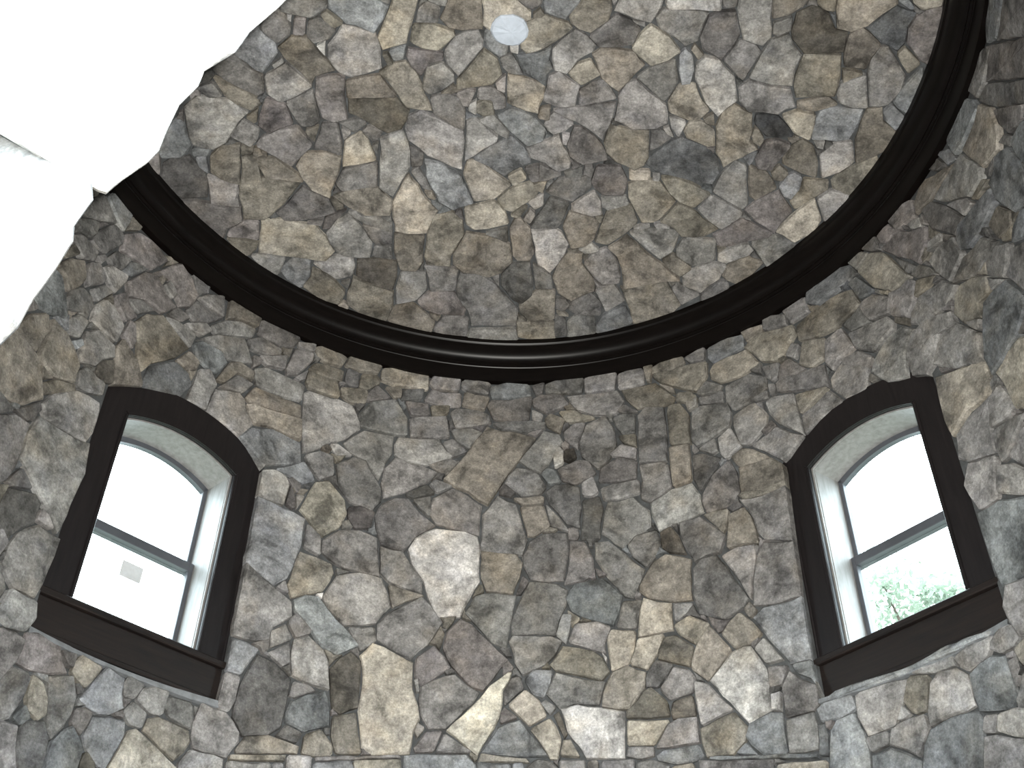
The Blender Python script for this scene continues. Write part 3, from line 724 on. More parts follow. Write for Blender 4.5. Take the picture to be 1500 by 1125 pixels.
W6n -697,5560 -677,5615 -544,5635 -413,5655 -360,5559 -309,5528 -402,5484 -494,5437 -567,5443 -640,5447 -690,5486
W6n -1101,5439 -1055,5462 -946,5401 -1054,5367
W5n -1243,5306 -1153,5367 -1066,5356 -1044,5225 -1127,5165 -1191,5223
W5c -1402,5136 -1323,5188 -1236,5260 -1171,5185 -1155,5144 -1220,5097 -1322,5131
W4r -1325,5095 -1295,5115 -1229,5083 -1249,5021
W5r -535,5947 -493,6046 -387,6036 -286,6047 -290,5937 -425,5920
W5n -512,6105 -480,6174 -296,6171 -307,6062 -391,6057 -476,6049
W5n -297,6098 -290,6150 -198,6166 -96,6146 -112,6048 -247,6062
W5c -106,6116 12,6163 163,6134 173,6037 27,6030 -93,6031
W4n 173,6133 263,6162 248,6069 201,6054
W4n 261,6128 381,6174 529,6165 510,6039 354,6050 263,6067
W5n 524,6147 627,6180 751,6168 725,6029 626,6030 528,6027
W5n 749,6139 904,6184 931,6127 927,6027 837,6017 747,6024
W5w -285,5946 -271,6057 -186,6040 -100,6028 -133,5919 -221,5934
W4r -120,5960 -92,6005 35,6012 182,6038 158,5843 73,5824 -72,5846
W4r 174,6007 223,6046 305,6043 389,6030 423,5951 276,5885 183,5957
W6n 408,6016 489,6021 571,6012 659,6013 746,6010 784,5918 729,5822 576,5841 470,5905
W4w -490,5909 -360,5931 -365,5878 -398,5836 -473,5830
W5n -358,5882 -319,5918 -187,5922 -100,5881 -82,5814 -214,5778 -319,5762
W5n -620,5780 -526,5813 -376,5842 -348,5677 -442,5657 -520,5649 -599,5640
W6n 177,5929 253,5881 233,5817 179,5842
W5w 256,5840 297,5889 393,5840 359,5723 275,5783
W5w 350,5899 459,5899 514,5856 594,5818 489,5801 403,5802
W4n -76,5801 3,5819 83,5824 174,5824 265,5811 264,5771 148,5736 63,5751 -22,5763
W5w -372,5346 -286,5473 -218,5594 -148,5717 -115,5778 -22,5746 63,5744 201,5695 159,5618 102,5530 46,5441 -24,5310 -91,5181 -158,5217 -215,5269 -289,5294
W4n -345,5734 -214,5765 -138,5731 -189,5661 -218,5594 -304,5650
W5n 97,5517 174,5634 254,5752 359,5710 377,5655 320,5565 273,5473 231,5425 160,5462
W5n 376,5723 453,5789 524,5786 503,5695 468,5581 390,5657
W4n 473,5606 531,5768 653,5816 710,5709 718,5577 666,5468 592,5412 492,5520
W6n 310,5539 350,5618 378,5579 378,5486 320,5454
W2w 372,5515 386,5588 446,5593 463,5521 408,5488
W4r 336,5445 468,5503 532,5496 582,5385 445,5315 364,5354
W4c 231,5413 273,5460 324,5432 361,5337 279,5333
W5n 32,5411 76,5467 151,5451 221,5413 270,5311 233,5261 119,5245 6,5342
W4r -24,5304 6,5342 77,5278 48,5245 -26,5265
W3r 602,5411 727,5482 838,5432 826,5303 721,5299 589,5316
W5n 658,5504 745,5572 844,5518 832,5440 741,5478
W5n 599,5270 688,5291 765,5288 845,5282 843,5189 714,5174 613,5179
W6n 487,5319 562,5359 589,5241 543,5213 488,5232
W4n 257,5277 312,5321 395,5324 475,5294 480,5138 469,4996 386,5038 340,5116 283,5185
W3n 487,5196 596,5210 614,5120 591,5025 586,4911 466,4924 486,5067
W5n 261,5189 349,5080 407,4978 289,5026
W5w 101,5176 177,5178 250,5181 289,5026 190,4962 151,4963 128,5067
W5n -124,5109 -79,5176 -35,5253 82,5188 116,5055 151,4929 122,4834 7,4849 -122,4825 -123,4965
W5w 59,5233 119,5233 253,5244 250,5192 120,5185
W5r -443,5089 -428,5201 -318,5284 -214,5245 -126,5175 -138,5067 -135,4969 -204,4982 -274,4993 -404,5025
W5n -554,5166 -440,5209 -436,5137 -441,5059 -502,5112
W5n -455,5303 -424,5341 -310,5303 -407,5242
W5n 607,5040 642,5163 718,5157 800,5168 892,5058 890,4929 793,4895 716,4829 664,4876 593,4950
W5n -471,5448 -348,5509 -276,5499 -343,5379 -400,5400
W5n -393,5630 -325,5666 -230,5576 -335,5512
W5w 924,6183 993,6161 967,6022 941,6035
W5w 981,6127 1072,6177 1192,6181 1210,6098 1105,6069 983,6084
W4n 1207,6127 1357,6168 1338,6056 1242,6078
W4c 1357,6072 1367,6144 1493,6165 1618,6135 1612,6036 1501,6027 1393,6011
W5w 1601,6170 1760,6134 1750,6071 1636,6054
W4n 1759,6092 1771,6192 1925,6109 1920,6027 1786,6070
W5w 978,6067 1105,6063 1241,6071 1355,6043 1343,5930 1261,5832 1126,5925 1022,6002
W5w 1359,5952 1388,5996 1509,6008 1633,5996 1698,5854 1611,5831 1535,5825 1418,5838 1365,5891
W5w 1616,6016 1703,6072 1827,6042 1958,6001 1969,5930 1918,5877 1873,5821 1803,5808 1707,5862
W5n 1872,5806 1930,5876 1979,5829 1933,5743
W5w 1953,5708 2001,5836 2154,5761 2109,5627 2014,5627 1944,5690
W5n 2150,5742 2268,5753 2323,5564 2196,5553 2156,5505 2115,5586
W4w 772,6000 891,6004 1000,6003 1060,5924 1119,5846 1093,5796 980,5816 865,5827 793,5929
W5w 1020,5982 1115,5922 1122,5872 1085,5895
W4w 1132,5869 1219,5849 1261,5795 1255,5743 1116,5808
W4n 1260,5819 1335,5894 1434,5808 1409,5769 1290,5794
W4n 1267,5777 1348,5769 1437,5765 1421,5686 1272,5723
W4n 1449,5795 1532,5804 1613,5814 1721,5742 1712,5649 1606,5599 1476,5597 1437,5685
W4n 1622,5616 1714,5631 1715,5568 1629,5587
W5n 1725,5670 1772,5649 1762,5580 1729,5585
W4r 1827,5758 1899,5771 1986,5635 1908,5633 1792,5666
W4n 1779,5635 1821,5659 1949,5618 2026,5612 2110,5584 2103,5423 1989,5483 1888,5527 1781,5578
W4n 1708,5817 1820,5794 1804,5695 1756,5673 1719,5730
W5w 1888,5496 1987,5467 2101,5425 1991,5388 1899,5346 1884,5414
W4n 1894,5339 1998,5366 2101,5406 2185,5268 2090,5263 1990,5240 1894,5201
W5n 1689,5544 1738,5568 1880,5513 1879,5429 1881,5345 1893,5201 1742,5370 1699,5465
W4n 700,5792 769,5817 849,5797 839,5643 760,5648 717,5721
W4w 729,5641 846,5632 843,5531 756,5585
W5n 864,5768 921,5824 1038,5788 1041,5637 1038,5505 1028,5375 963,5384 852,5401 854,5517 860,5624
W4w 1055,5736 1071,5797 1146,5784 1195,5676 1185,5576 1189,5455 1053,5490 1056,5613
W5n 1178,5772 1260,5798 1254,5727 1193,5701
W5n 1214,5693 1270,5711 1361,5686 1451,5659 1464,5590 1440,5489 1339,5456 1219,5427 1189,5486 1199,5590
W5n 1472,5552 1543,5576 1623,5580 1689,5470 1662,5375 1551,5301 1485,5336 1462,5477
W5n 1578,5574 1670,5566 1673,5495 1644,5541
W4r 1637,5351 1711,5408 1735,5351 1654,5319
W6n 1357,5425 1449,5472 1496,5317 1391,5264 1361,5311
W5n 1227,5400 1338,5444 1347,5344 1314,5332
W5n 1557,5290 1654,5319 1735,5351 1893,5201 1823,5162 1763,5125 1727,5116 1636,5218
W5w 1044,5472 1172,5460 1172,5382 1168,5287 1164,5194 1047,5177 1043,5338
W3n 1182,5379 1245,5369 1366,5290 1314,5220 1257,5161 1206,5105 1174,5191 1178,5284
W5w 1418,5269 1500,5304 1573,5259 1635,5199 1661,5164 1562,5174 1463,5180
W4w 1462,5169 1566,5161 1671,5153 1726,5089 1722,4975 1617,4972 1536,4971 1450,4962 1454,5068
W5r 1213,5074 1294,5188 1411,5252 1443,5155 1445,5015 1374,4941 1227,4948 1211,5019
W5n 851,5388 1004,5373 1033,5341 1040,5183 970,5145 900,5105 842,5148 860,5264
W5n 1200,5446 1227,5400 1194,5387
W6n 2118,5472 2188,5518 2267,5550 2381,5482 2367,5366 2334,5252 2198,5268 2117,5400
W4n 783,5890 874,5802 779,5815 719,5852
W4c 2082,6084 2104,6196 2215,6193 2318,6182 2428,6130 2468,6028 2376,6019 2281,6025 2148,6024
W5n 1904,6149 2080,6154 2084,6022 1944,6021
W4w 1976,5972 2093,6007 2178,6007 2262,6009 2396,5956 2434,5807 2328,5790 2241,5778 2143,5796 1975,5862
W4c 2392,6002 2460,6003 2545,5829 2539,5809 2438,5840
W5w 2473,6023 2591,6077 2679,6000 2741,5833 2802,5696 2657,5712 2548,5839
W4n 2523,6174 2654,6172 2662,6036 2594,6087
W5n 2519,6162 2574,6096 2463,6059 2415,6157
W4r 2674,6022 2823,6024 2912,5937 3018,5868 2984,5779 2881,5715 2757,5892
W4n 2735,5913 2800,5812 2863,5712 2829,5696 2776,5746
W5r 2768,6159 2862,6182 2979,6129 2960,6002 2807,6044
W5n 2893,6009 2992,5968 2981,5898 2910,5952
W3n 3018,5988 3105,5968 3182,5844 3272,5656 3180,5617 3036,5827
W5n 3184,5848 3344,5720 3373,5641 3285,5648
W5n 2994,5759 3100,5730 3093,5676 2966,5721
W5n 2947,5667 3034,5684 3164,5632 3186,5474 3114,5455 3040,5425 2975,5555
W4n 2887,5706 2954,5612 2971,5547 2847,5634 2813,5694
W4w 2779,5559 2836,5640 2971,5547 2863,5531
W5n 2627,5719 2719,5690 2796,5688 2823,5640 2767,5531 2700,5485 2605,5573
W4r 2451,5817 2525,5807 2645,5678 2602,5598 2468,5653 2392,5789
W5n 2727,5485 2816,5532 2901,5516 2996,5481 3072,5376 3034,5345 2970,5330 2894,5344 2759,5379 2704,5431
W3w 2623,5551 2704,5476 2689,5433 2618,5512
W5n 2308,5671 2447,5632 2579,5593 2612,5535 2594,5486 2511,5474 2436,5444 2325,5548
W6n 2415,5408 2479,5442 2542,5473 2654,5464 2727,5380 2662,5341 2624,5292 2590,5158 2464,5214 2375,5353
W5n 2697,5359 2783,5363 2879,5336 2985,5272 2988,5196 2873,5220 2834,5167 2799,5108 2714,5076 2625,5138 2631,5275
W5n 2849,5188 2890,5208 2998,5184 3115,5017 3086,4957 3077,4866 2989,4920 2900,4969 2779,5087
W4c 3156,5071 3202,5134 3287,5128 3385,5102 3449,4975 3474,4867 3404,4834 3339,4803 3263,4798 3195,4781 3093,4772 3078,4891 3120,4986
W5n 3460,5135 3503,5185 3627,5117 3708,5026 3662,4957 3618,4901 3559,4843 3465,4952 3402,5108
W4n 3309,5292 3421,5303 3504,5221 3450,5146 3392,5106 3291,5209
W4c 3224,5646 3360,5623 3522,5580 3529,5483 3424,5464 3338,5456 3249,5455 3182,5513 3185,5596
W4w 3411,5443 3523,5457 3593,5335 3557,5268 3436,5316
W4n 3052,5407 3116,5436 3181,5458 3261,5448 3340,5440 3420,5323 3309,5307 3242,5295 3156,5332
W4w 3045,5327 3106,5349 3190,5310 3285,5226 3260,5143 3166,5160 3147,5084 3034,5147 2996,5241
W5c 3563,5255 3670,5262 3793,5156 3757,5091 3707,5046 3607,5140 3517,5201
W5n 2225,5540 2346,5526 2416,5432 2376,5375 2296,5446 2221,5501
W3n 2272,5768 2363,5776 2433,5797 2469,5639 2325,5679
W5n 4203,5991 4320,5981 4458,5763 4595,5534 4496,5530 4389,5538 4192,5804 4049,5992 4133,5988
W5c 4061,6187 4196,6187 4308,5978 4177,5998 4062,5993 3964,6104 4008,6163
W4r 3941,6118 4127,5876 4237,5731 4369,5556 4295,5508 4195,5490 4073,5669 3965,5809 3820,6001 3888,6039
W4n 3688,6041 3804,6012 3957,5803 4065,5665 4181,5519 4103,5442 3958,5639 3825,5793
W5n 3656,6164 3776,6170 3907,6151 3982,6047 3880,6048 3786,6031 3683,6061
W5n 3793,5823 3877,5733 4018,5556 3951,5524 3814,5611 3777,5719
W6w 3436,5973 3520,5981 3606,5983 3691,6011 3766,5880 3765,5754 3737,5695 3691,5652 3529,5722 3479,5849
W6c 3351,6146 3462,6187 3588,6205 3667,6082 3673,5991 3572,5995 3473,5991 3379,6005
W5c 3253,6186 3347,6107 3375,5982 3295,6033
W5n 3121,5962 3236,5982 3327,5966 3423,5966 3516,5743 3502,5683 3365,5700 3255,5811 3152,5914
W4w 2979,6083 3048,6138 3118,6134 3241,6058 3345,5987 3225,5985 3154,5992 3087,5990 2966,6016
W5w 3377,5666 3509,5663 3556,5605 3420,5618
W4c 3544,5586 3612,5602 3663,5644 3759,5587 3806,5430 3794,5334 3752,5260 3614,5302 3535,5478
W5c 3802,5566 3876,5557 3964,5517 4054,5419 3975,5343 3874,5291 3809,5450
W5n 3711,5682 3783,5658 3836,5566 3782,5558
W5n 3527,5683 3654,5664 3607,5603 3543,5633
W6w 2765,5017 2882,4970 2985,4920 3077,4898 3080,4828 3077,4759 3015,4709 2948,4715 2882,4719 2823,4698 2756,4658 2741,4758 2741,4834 2749,4920
W5n 2770,4656 2823,4682 2876,4705 2954,4702 3048,4705 3008,4617 2984,4538 2966,4424 2879,4458 2791,4491 2743,4534
W6n 2788,4484 2874,4448 2964,4412 2923,4325 2892,4228 2771,4235 2741,4318 2729,4399
W5n 2987,4545 3005,4606 3024,4667 3117,4700 3147,4617 3168,4538 3094,4524 3007,4539
W6w 3131,4751 3194,4767 3250,4787 3334,4787 3453,4735 3413,4641 3370,4571 3327,4500 3271,4424 3165,4521 3154,4635
W5n 2992,4532 3094,4514 3219,4462 3111,4413 3024,4359 2980,4361 2970,4447
W6n 3032,4353 3095,4391 3159,4428 3274,4392 3242,4307 3206,4242 3151,4193 3089,4271
W6n 2900,4247 2925,4303 2956,4359 3039,4320 3094,4250 3168,4178 3115,4102 3009,4167
W5c 2756,4230 2899,4216 3004,4160 3114,4103 3092,4020 3058,3952 3025,3884 2985,3810 2873,3849 2759,3857 2747,3944 2743,4019 2747,4119
W6n 2778,3858 2873,3838 2970,3817 2952,3727 2917,3649 2871,3564 2773,3622 2742,3696 2731,3777
W5n 3070,4738 3118,4760 3135,4712 3064,4689
W6n -1476,5104 -1408,5133 -1325,5115 -1298,5062 -1313,4918 -1385,4922 -1474,4920 -1475,5004
W4n -1044,5304 -946,5387 -861,5382 -800,5288 -746,5205 -740,5122 -795,5030 -862,5059 -925,5066 -1010,5146
W3r -938,5029 -857,5054 -772,5035 -787,4920 -880,4896 -929,4959
W6n -731,5150 -755,5252 -745,5363 -686,5457 -585,5429 -492,5427 -409,5392 -462,5317 -531,5269 -598,5220
W3n -603,5201 -472,5289 -413,5237 -485,5209 -556,5179
W3r -1306,4932 -1298,5044 -1295,5064 -1251,4974 -1252,4912
W6n -1253,5019 -1200,5024 -1237,4917
W6w -1217,4930 -1185,5038 -1148,5144 -1073,5182 -1019,5132 -958,5074 -936,4983 -971,4877 -1056,4795 -1128,4843
W6c -1471,4720 -1472,4809 -1474,4921 -1384,4914 -1317,4906 -1248,4901 -1173,4880 -1175,4796 -1173,4716 -1186,4638 -1198,4561 -1226,4475 -1290,4416 -1374,4457 -1468,4489 -1469,4593
W5n -1162,4849 -1071,4791 -1059,4667 -1160,4698
W5n -1057,4774 -975,4860 -850,4892 -742,4864 -728,4788 -720,4707 -705,4616 -841,4623 -913,4626 -981,4649 -1053,4698
W4n -963,4919 -925,4941 -890,4894 -954,4881
W6w -1218,4443 -1197,4551 -1175,4662 -1078,4656 -983,4634 -966,4583 -1012,4459 -1110,4413 -1183,4371
W4n -735,5106 -661,5167 -576,5175 -490,5077 -401,5009 -503,4931 -577,4804 -715,4826 -748,4914 -769,5003
W5n -719,4807 -587,4802 -545,4740 -503,4679 -453,4617 -453,4543 -549,4566 -646,4588 -703,4641 -708,4720
W8n -553,4819 -516,4903 -397,4988 -310,4985 -226,4984 -146,4953 -124,4864 -130,4759 -124,4653 -177,4538 -226,4423 -351,4410 -410,4512 -449,4628 -523,4725
W6n -1012,4428 -981,4497 -949,4567 -821,4617 -692,4606 -651,4517 -623,4436 -697,4324 -782,4299 -868,4282 -924,4324 -981,4366
W5n -957,4610 -877,4605 -949,4567
W5w -650,4577 -551,4556 -433,4535 -541,4486 -615,4434 -635,4505
W5n -688,4325 -608,4425 -542,4469 -452,4533 -392,4477 -326,4380 -362,4304 -397,4239 -485,4144 -573,4176 -683,4235
W6n -1462,4073 -1464,4212 -1466,4341 -1468,4492 -1384,4444 -1298,4409 -1236,4378 -1175,4346 -1160,4264 -1252,4181 -1266,4104 -1337,4077 -1407,4071
W6n -1279,4405 -1238,4460 -1202,4385
W6c -1170,4361 -1109,4409 -1044,4420 -980,4361 -917,4301 -835,4230 -782,4172 -893,4099 -987,4132 -1043,4205 -1096,4255 -1153,4301
W8n -1050,4424 -1014,4438 -1018,4402
W5n -1183,4228 -1142,4294 -1093,4250 -1045,4206 -1056,4185 -1126,4147
W6n -1264,4154 -1188,4216 -1140,4141 -1253,4058
W5n -849,4276 -780,4286 -703,4300 -682,4221 -766,4146 -816,4224
W5w -1282,5050 -1186,5069 -1209,5029 -1262,5031
W5w -118,4796 -124,4857 -19,4848 87,4837 124,4779 106,4681 69,4580 -7,4587 -85,4589 -118,4675
W4n 119,4823 162,4923 241,4977 387,4979 396,4843 379,4751 366,4657 258,4650 168,4673 129,4757
W3r 88,4574 123,4701 163,4659 116,4574
W5n 378,4670 397,4782 404,4917 498,4902 540,4785 540,4696 497,4649 366,4630
W4n 61,4409 90,4493 125,4574 163,4659 239,4651 315,4642 384,4595 374,4496 331,4407 311,4313 182,4327 60,4325
W5n -204,4450 -153,4554 -54,4583 17,4577 88,4569 74,4488 61,4409 48,4332 38,4237 -47,4276 -94,4330 -142,4383
W4c 371,4544 425,4631 510,4639 593,4648 647,4587 698,4522 677,4430 640,4343 514,4390 404,4455
W5n 549,4784 548,4898 632,4894 695,4829 761,4749 835,4669 807,4590 758,4497 710,4514 666,4583 618,4645 584,4714
W4w 792,4565 834,4639 884,4708 963,4744 1038,4715 1110,4674 1097,4546 1092,4423 977,4436 913,4461 847,4481 792,4534
W5n 694,4489 811,4479 782,4390 763,4308 653,4333 676,4410
W7w 788,4414 815,4493 898,4451 972,4432 968,4353 969,4269 867,4264 769,4258 778,4336
W4n 981,4420 1103,4397 1053,4345 985,4310
W6n 381,4265 423,4376 553,4374 623,4340 583,4242 591,4183 500,4217
W6n 311,4313 350,4442 409,4440 395,4358 370,4254
W5n 50,4279 72,4318 182,4312 293,4303 347,4271 309,4196 250,4134 173,4103 128,4080 83,4151
W4w 277,4139 349,4246 439,4228 519,4200 572,4157 604,4077 559,4027 474,4057 391,4081 306,4105
W7w 595,4280 625,4326 694,4313 762,4299 746,4194 714,4112 613,4076 600,4192
W7w 714,4103 741,4175 768,4249 839,4248 920,4252 871,4147 810,4062
W4w 879,4164 914,4235 979,4237 1074,4151 1043,4042 959,4077 874,4115
W6w 974,4292 1062,4333 1178,4257 1090,4154 994,4237
W4r -299,4323 -228,4412 -161,4382 -103,4324 -46,4266 47,4170 3,4116 -33,4058 -85,3988 -147,4004 -212,4066 -268,4129 -314,4221
W4r 15,4136 47,4170 83,4122 21,4074
W7n 563,4193 594,4154 588,4126
W5r 547,4719 622,4666 562,4659
W6w 377,4468 456,4407 403,4353
W6n 900,5102 973,5128 1043,5166 1163,5176 1203,5087 1215,4961 1148,4948 1066,4933 985,4912 935,4908 902,5008
W4n 1061,4929 1187,4936 1246,4868 1329,4766 1282,4669 1203,4671 1128,4648 1089,4738 1061,4838
W3w 944,4893 1010,4915 1053,4840 1087,4713 977,4750 943,4793
W5w 1208,4939 1288,4942 1365,4928 1335,4812 1310,4780 1269,4854
W5w 1347,4809 1362,4888 1460,4905 1492,4830 1506,4754 1514,4648 1420,4683 1324,4680
W5n 746,4841 794,4895 926,4905 944,4811 905,4729 845,4679 771,4758
W4n 1113,4614 1166,4659 1259,4663 1310,4575 1346,4480 1408,4348 1378,4307 1259,4267 1125,4328 1096,4445 1108,4527
W6n 1282,4646 1372,4677 1488,4656 1480,4573 1448,4466 1420,4336 1383,4425 1341,4532
W5n 1436,4961 1575,4934 1721,4944 1717,4833 1715,4751 1712,4673 1709,4592 1631,4625 1550,4660 1517,4715 1505,4807
W5n 1494,4585 1547,4643 1629,4613 1709,4591 1707,4506 1704,4435 1702,4358 1699,4268 1642,4277 1570,4273 1501,4283 1428,4303 1444,4434 1468,4509
W4w 1437,4986 1456,4999 1583,4971 1722,4975 1721,4931 1627,4940 1559,4940 1466,4949
W6c -1460,3942 -1462,4059 -1392,4056 -1303,4038 -1350,3949 -1383,3875 -1462,3874
W6n -1470,3742 -1462,3874 -1382,3871 -1382,3754 -1407,3675 -1473,3679
W3n -1388,3699 -1380,3764 -1374,3831 -1347,3922 -1312,4013 -1224,3994 -1167,3963 -1114,3925 -1116,3858 -1117,3791 -1122,3725 -1128,3660 -1188,3610 -1251,3598 -1318,3574 -1384,3659
W6n -1261,4031 -1156,4118 -1137,4001 -1172,3977 -1220,4004
W6n -1139,4065 -1133,4140 -1060,4181 -967,4112 -930,4047 -923,3973 -910,3903 -996,3912 -1057,3923 -1116,3941 -1128,4003
W5n -1115,3830 -1102,3914 -1015,3910 -980,3885 -1083,3826
W4c -1119,3743 -1103,3802 -1025,3857 -928,3892 -893,3835 -878,3711 -952,3689 -1013,3659 -1110,3687
W3w -906,3936 -922,4019 -881,4080 -821,4132 -757,4087 -750,3991 -748,3898 -746,3833 -836,3782 -878,3806 -895,3870
W4w -874,3767 -753,3806 -729,3682 -704,3591 -769,3584 -835,3576 -870,3663
W7w -766,4125 -708,4208 -640,4193 -558,4157 -472,4121 -471,4041 -464,3969 -430,3882 -414,3807 -442,3736 -453,3622 -551,3610 -648,3598 -705,3632 -723,3725 -743,3820 -737,3919 -738,4019
W4n -1151,3617 -1109,3677 -1019,3650 -1041,3594 -1111,3603
W5w -1340,3505 -1304,3578 -1246,3594 -1188,3610 -1103,3598 -1022,3585 -1027,3545 -1129,3527 -1231,3506 -1332,3485
W6w -1363,3471 -1271,3491 -1178,3510 -1084,3528 -1087,3498 -1180,3483 -1271,3464 -1365,3447
W5w -1008,3548 -1006,3648 -925,3690 -855,3618 -849,3567 -929,3547
W6n -1574,3579 -1550,3689 -1422,3674 -1374,3635 -1333,3587 -1328,3543 -1377,3455 -1492,3456 -1550,3463 -1569,3521
W5n -1375,3443 -1261,3456 -1156,3477 -1136,3383 -1249,3356 -1364,3339
W6n -1147,3476 -1093,3490 -1072,3393 -1145,3395
W6n -1077,3529 -1014,3540 -951,3543 -952,3492 -934,3416 -1007,3399 -1076,3401 -1077,3468
W6c -940,3516 -848,3536 -757,3554 -730,3517 -716,3460 -824,3426 -936,3430
W6w -742,3556 -662,3569 -581,3580 -500,3591 -480,3485 -589,3454 -713,3445
W5n -936,3542 -830,3564 -722,3578 -614,3594 -505,3608 -497,3595 -605,3582 -713,3567 -820,3551 -928,3529
W6c -483,3611 -412,3623 -340,3631 -249,3633 -159,3637 -109,3586 -100,3493 -204,3483 -294,3478 -383,3472 -485,3473 -481,3548
W5n -463,4019 -443,4029 -429,3957 -444,3956
W5r -465,4102 -460,4157 -362,4234 -301,4174 -266,4110 -362,4037 -418,3997 -460,4040
W5n -428,3906 -426,3988 -338,4042 -240,4074 -182,4021 -104,3974 -136,3916 -208,3843 -277,3768 -368,3762 -414,3833
W5n -440,3738 -427,3786 -384,3760 -422,3705
W5r -437,3654 -380,3747 -292,3756 -330,3643 -426,3632
W5n -322,3640 -284,3742 -203,3696 -129,3650 -205,3643
W8w -271,3759 -197,3837 -126,3913 -51,4016 48,4094 70,4097 55,4047 24,3997 21,3913 4,3834 -49,3736 -103,3629 -187,3699
W5n 24,3980 63,4064 112,4076 135,4005 87,3963 31,3907
W4r 11,3866 33,3898 105,3842 10,3807
W7w 50,3906 143,3997 217,3939 260,3851 166,3795 99,3861
W6c 135,4057 190,4113 293,4104 277,4027 245,3946 185,3966
W5n 257,3970 306,4092 395,4064 479,4039 578,4019 540,3894 470,3904 402,3907 328,3883
W5n 225,3918 253,3937 311,3895 275,3852
W9n 335,3879 424,3901 534,3881 603,3862 672,3845 665,3723 661,3601 560,3606 462,3614 394,3715 367,3757
W6w 168,3781 275,3840 309,3793 335,3720 315,3613 273,3617 227,3701
W3w 295,3851 324,3870 367,3749 350,3723 320,3789
W5w 324,3633 343,3711 383,3713 431,3619
W5c -87,3650 -47,3720 -5,3789 116,3829 193,3726 266,3630 152,3632 38,3639 -23,3646
W6w -101,3597 -85,3643 35,3631 152,3620 170,3599 82,3604 -4,3605
W5c -105,3605 -10,3593 69,3594 70,3511 -3,3490 -93,3493
W5c 80,3594 137,3597 145,3504 78,3511
W5n 149,3580 202,3618 278,3605 321,3562 324,3501 235,3489 145,3504
W5n 323,3611 394,3609 457,3605 458,3487 324,3501
W5n 469,3598 522,3599 520,3489 459,3495
W5w 1231,4183 1279,4241 1351,4284 1412,4209 1453,4134 1383,4094 1292,4089
W6w 1059,4078 1092,4151 1175,4251 1228,4164 1275,4093 1205,4018 1130,3944 1047,4025
W8n 1138,3942 1208,4004 1276,4072 1347,4095 1381,4082 1416,4011 1446,3941 1443,3834 1444,3729 1379,3710 1314,3687 1257,3772 1195,3854
W5w 565,3956 616,4073 702,4098 800,4052 789,3961 741,3911 705,3855 630,3859 553,3883
W4n 794,4007 818,4057 862,4110 956,4070 908,4013 862,3955 799,3966
W5n 865,3946 910,4004 955,4062 1031,4034 1066,3978 1044,3898 978,3890 914,3879
W4w 682,3839 735,3882 774,3935 820,3961 905,3872 912,3792 808,3794 682,3810
W4w 917,3812 930,3868 1040,3888 1048,3773 923,3774
W6n 1059,3813 1053,3885 1055,3958 1130,3930 1186,3849 1247,3771 1151,3746 1069,3717
W7w 678,3742 682,3798 789,3785 909,3773 854,3704 819,3652 746,3662 675,3666
W5n 670,3609 681,3656 747,3651 816,3640 813,3596 739,3587
W5n 826,3635 859,3694 895,3749 955,3773 1053,3763 1051,3698 1053,3633 967,3633 886,3630
W5w 1063,3701 1165,3739 1251,3757 1308,3671 1288,3601 1215,3545 1151,3554 1082,3554 1064,3626
W5c 1293,3620 1319,3679 1380,3697 1441,3714 1498,3698 1493,3601 1495,3510 1472,3492 1371,3513 1318,3572
W5n 1507,3660 1581,3661 1655,3662 1663,3596 1656,3533 1647,3483 1572,3487 1497,3502 1502,3580
W4n 1514,3825 1567,3901 1622,3839 1699,3790 1686,3692 1657,3669 1583,3671 1509,3671 1509,3747
W5n 1448,3841 1453,3954 1566,3929 1513,3838
W6n 1401,4062 1463,4108 1516,4016 1548,3963 1452,3965
W6c 1413,4235 1475,4278 1593,4264 1699,4268 1697,4200 1694,4129 1691,4032 1688,3922 1688,3929 1575,3932 1512,4044 1463,4135
W5c 1585,3928 1688,3923 1694,3843 1700,3781 1697,3813 1597,3879
W6n 1700,3788 1698,3804 1707,3721 1707,3717
W6n 1456,3800 1505,3802 1491,3709 1448,3722
W5c 823,3598 859,3620 953,3624 1046,3623 1071,3562 1016,3542 921,3541 832,3572
W5c 1231,3546 1293,3591 1347,3517 1289,3532
W5n 537,3591 621,3591 713,3588 701,3482 615,3471 522,3488
W5n 720,3572 785,3580 847,3559 889,3534 869,3452 783,3456 712,3481
W6w 901,3531 1013,3534 1011,3448 887,3452
W5n 1038,3546 1133,3532 1227,3518 1321,3502 1415,3485 1402,3386 1304,3386 1209,3401 1113,3416 1018,3447
W6w 1426,3457 1510,3454 1593,3440 1678,3427 1679,3320 1579,3334 1493,3351 1408,3384
W5c 1095,3551 1205,3536 1315,3518 1425,3499 1534,3482 1642,3457 1641,3442 1530,3461 1423,3488 1314,3507 1204,3525 1094,3541
W4w 1371,4291 1412,4330 1445,4271 1399,4235
W6c 1673,3670 1708,3693 1786,3693 1865,3691 1872,3620 1773,3596 1683,3602
W6n 1880,3680 1911,3688 1987,3691 2064,3692 2161,3673 2125,3598 2086,3543 2046,3487 1975,3485 1903,3481 1876,3576
W5w 2159,3663 2183,3681 2273,3649 2243,3574 2216,3501 2153,3505 2115,3574
W7n 2067,3508 2106,3567 2138,3513 2094,3503
W6n 2267,3611 2321,3643 2420,3625 2465,3579 2459,3511 2459,3442 2410,3436 2314,3439 2218,3432 2215,3481 2243,3545
W6n 2188,3684 2238,3691 2326,3686 2415,3681 2416,3637 2300,3645
W6n 2423,3672 2499,3692 2570,3684 2655,3680 2583,3606 2475,3585 2436,3623
W5n 2629,3657 2683,3689 2757,3683 2778,3611 2737,3590 2662,3590 2615,3628
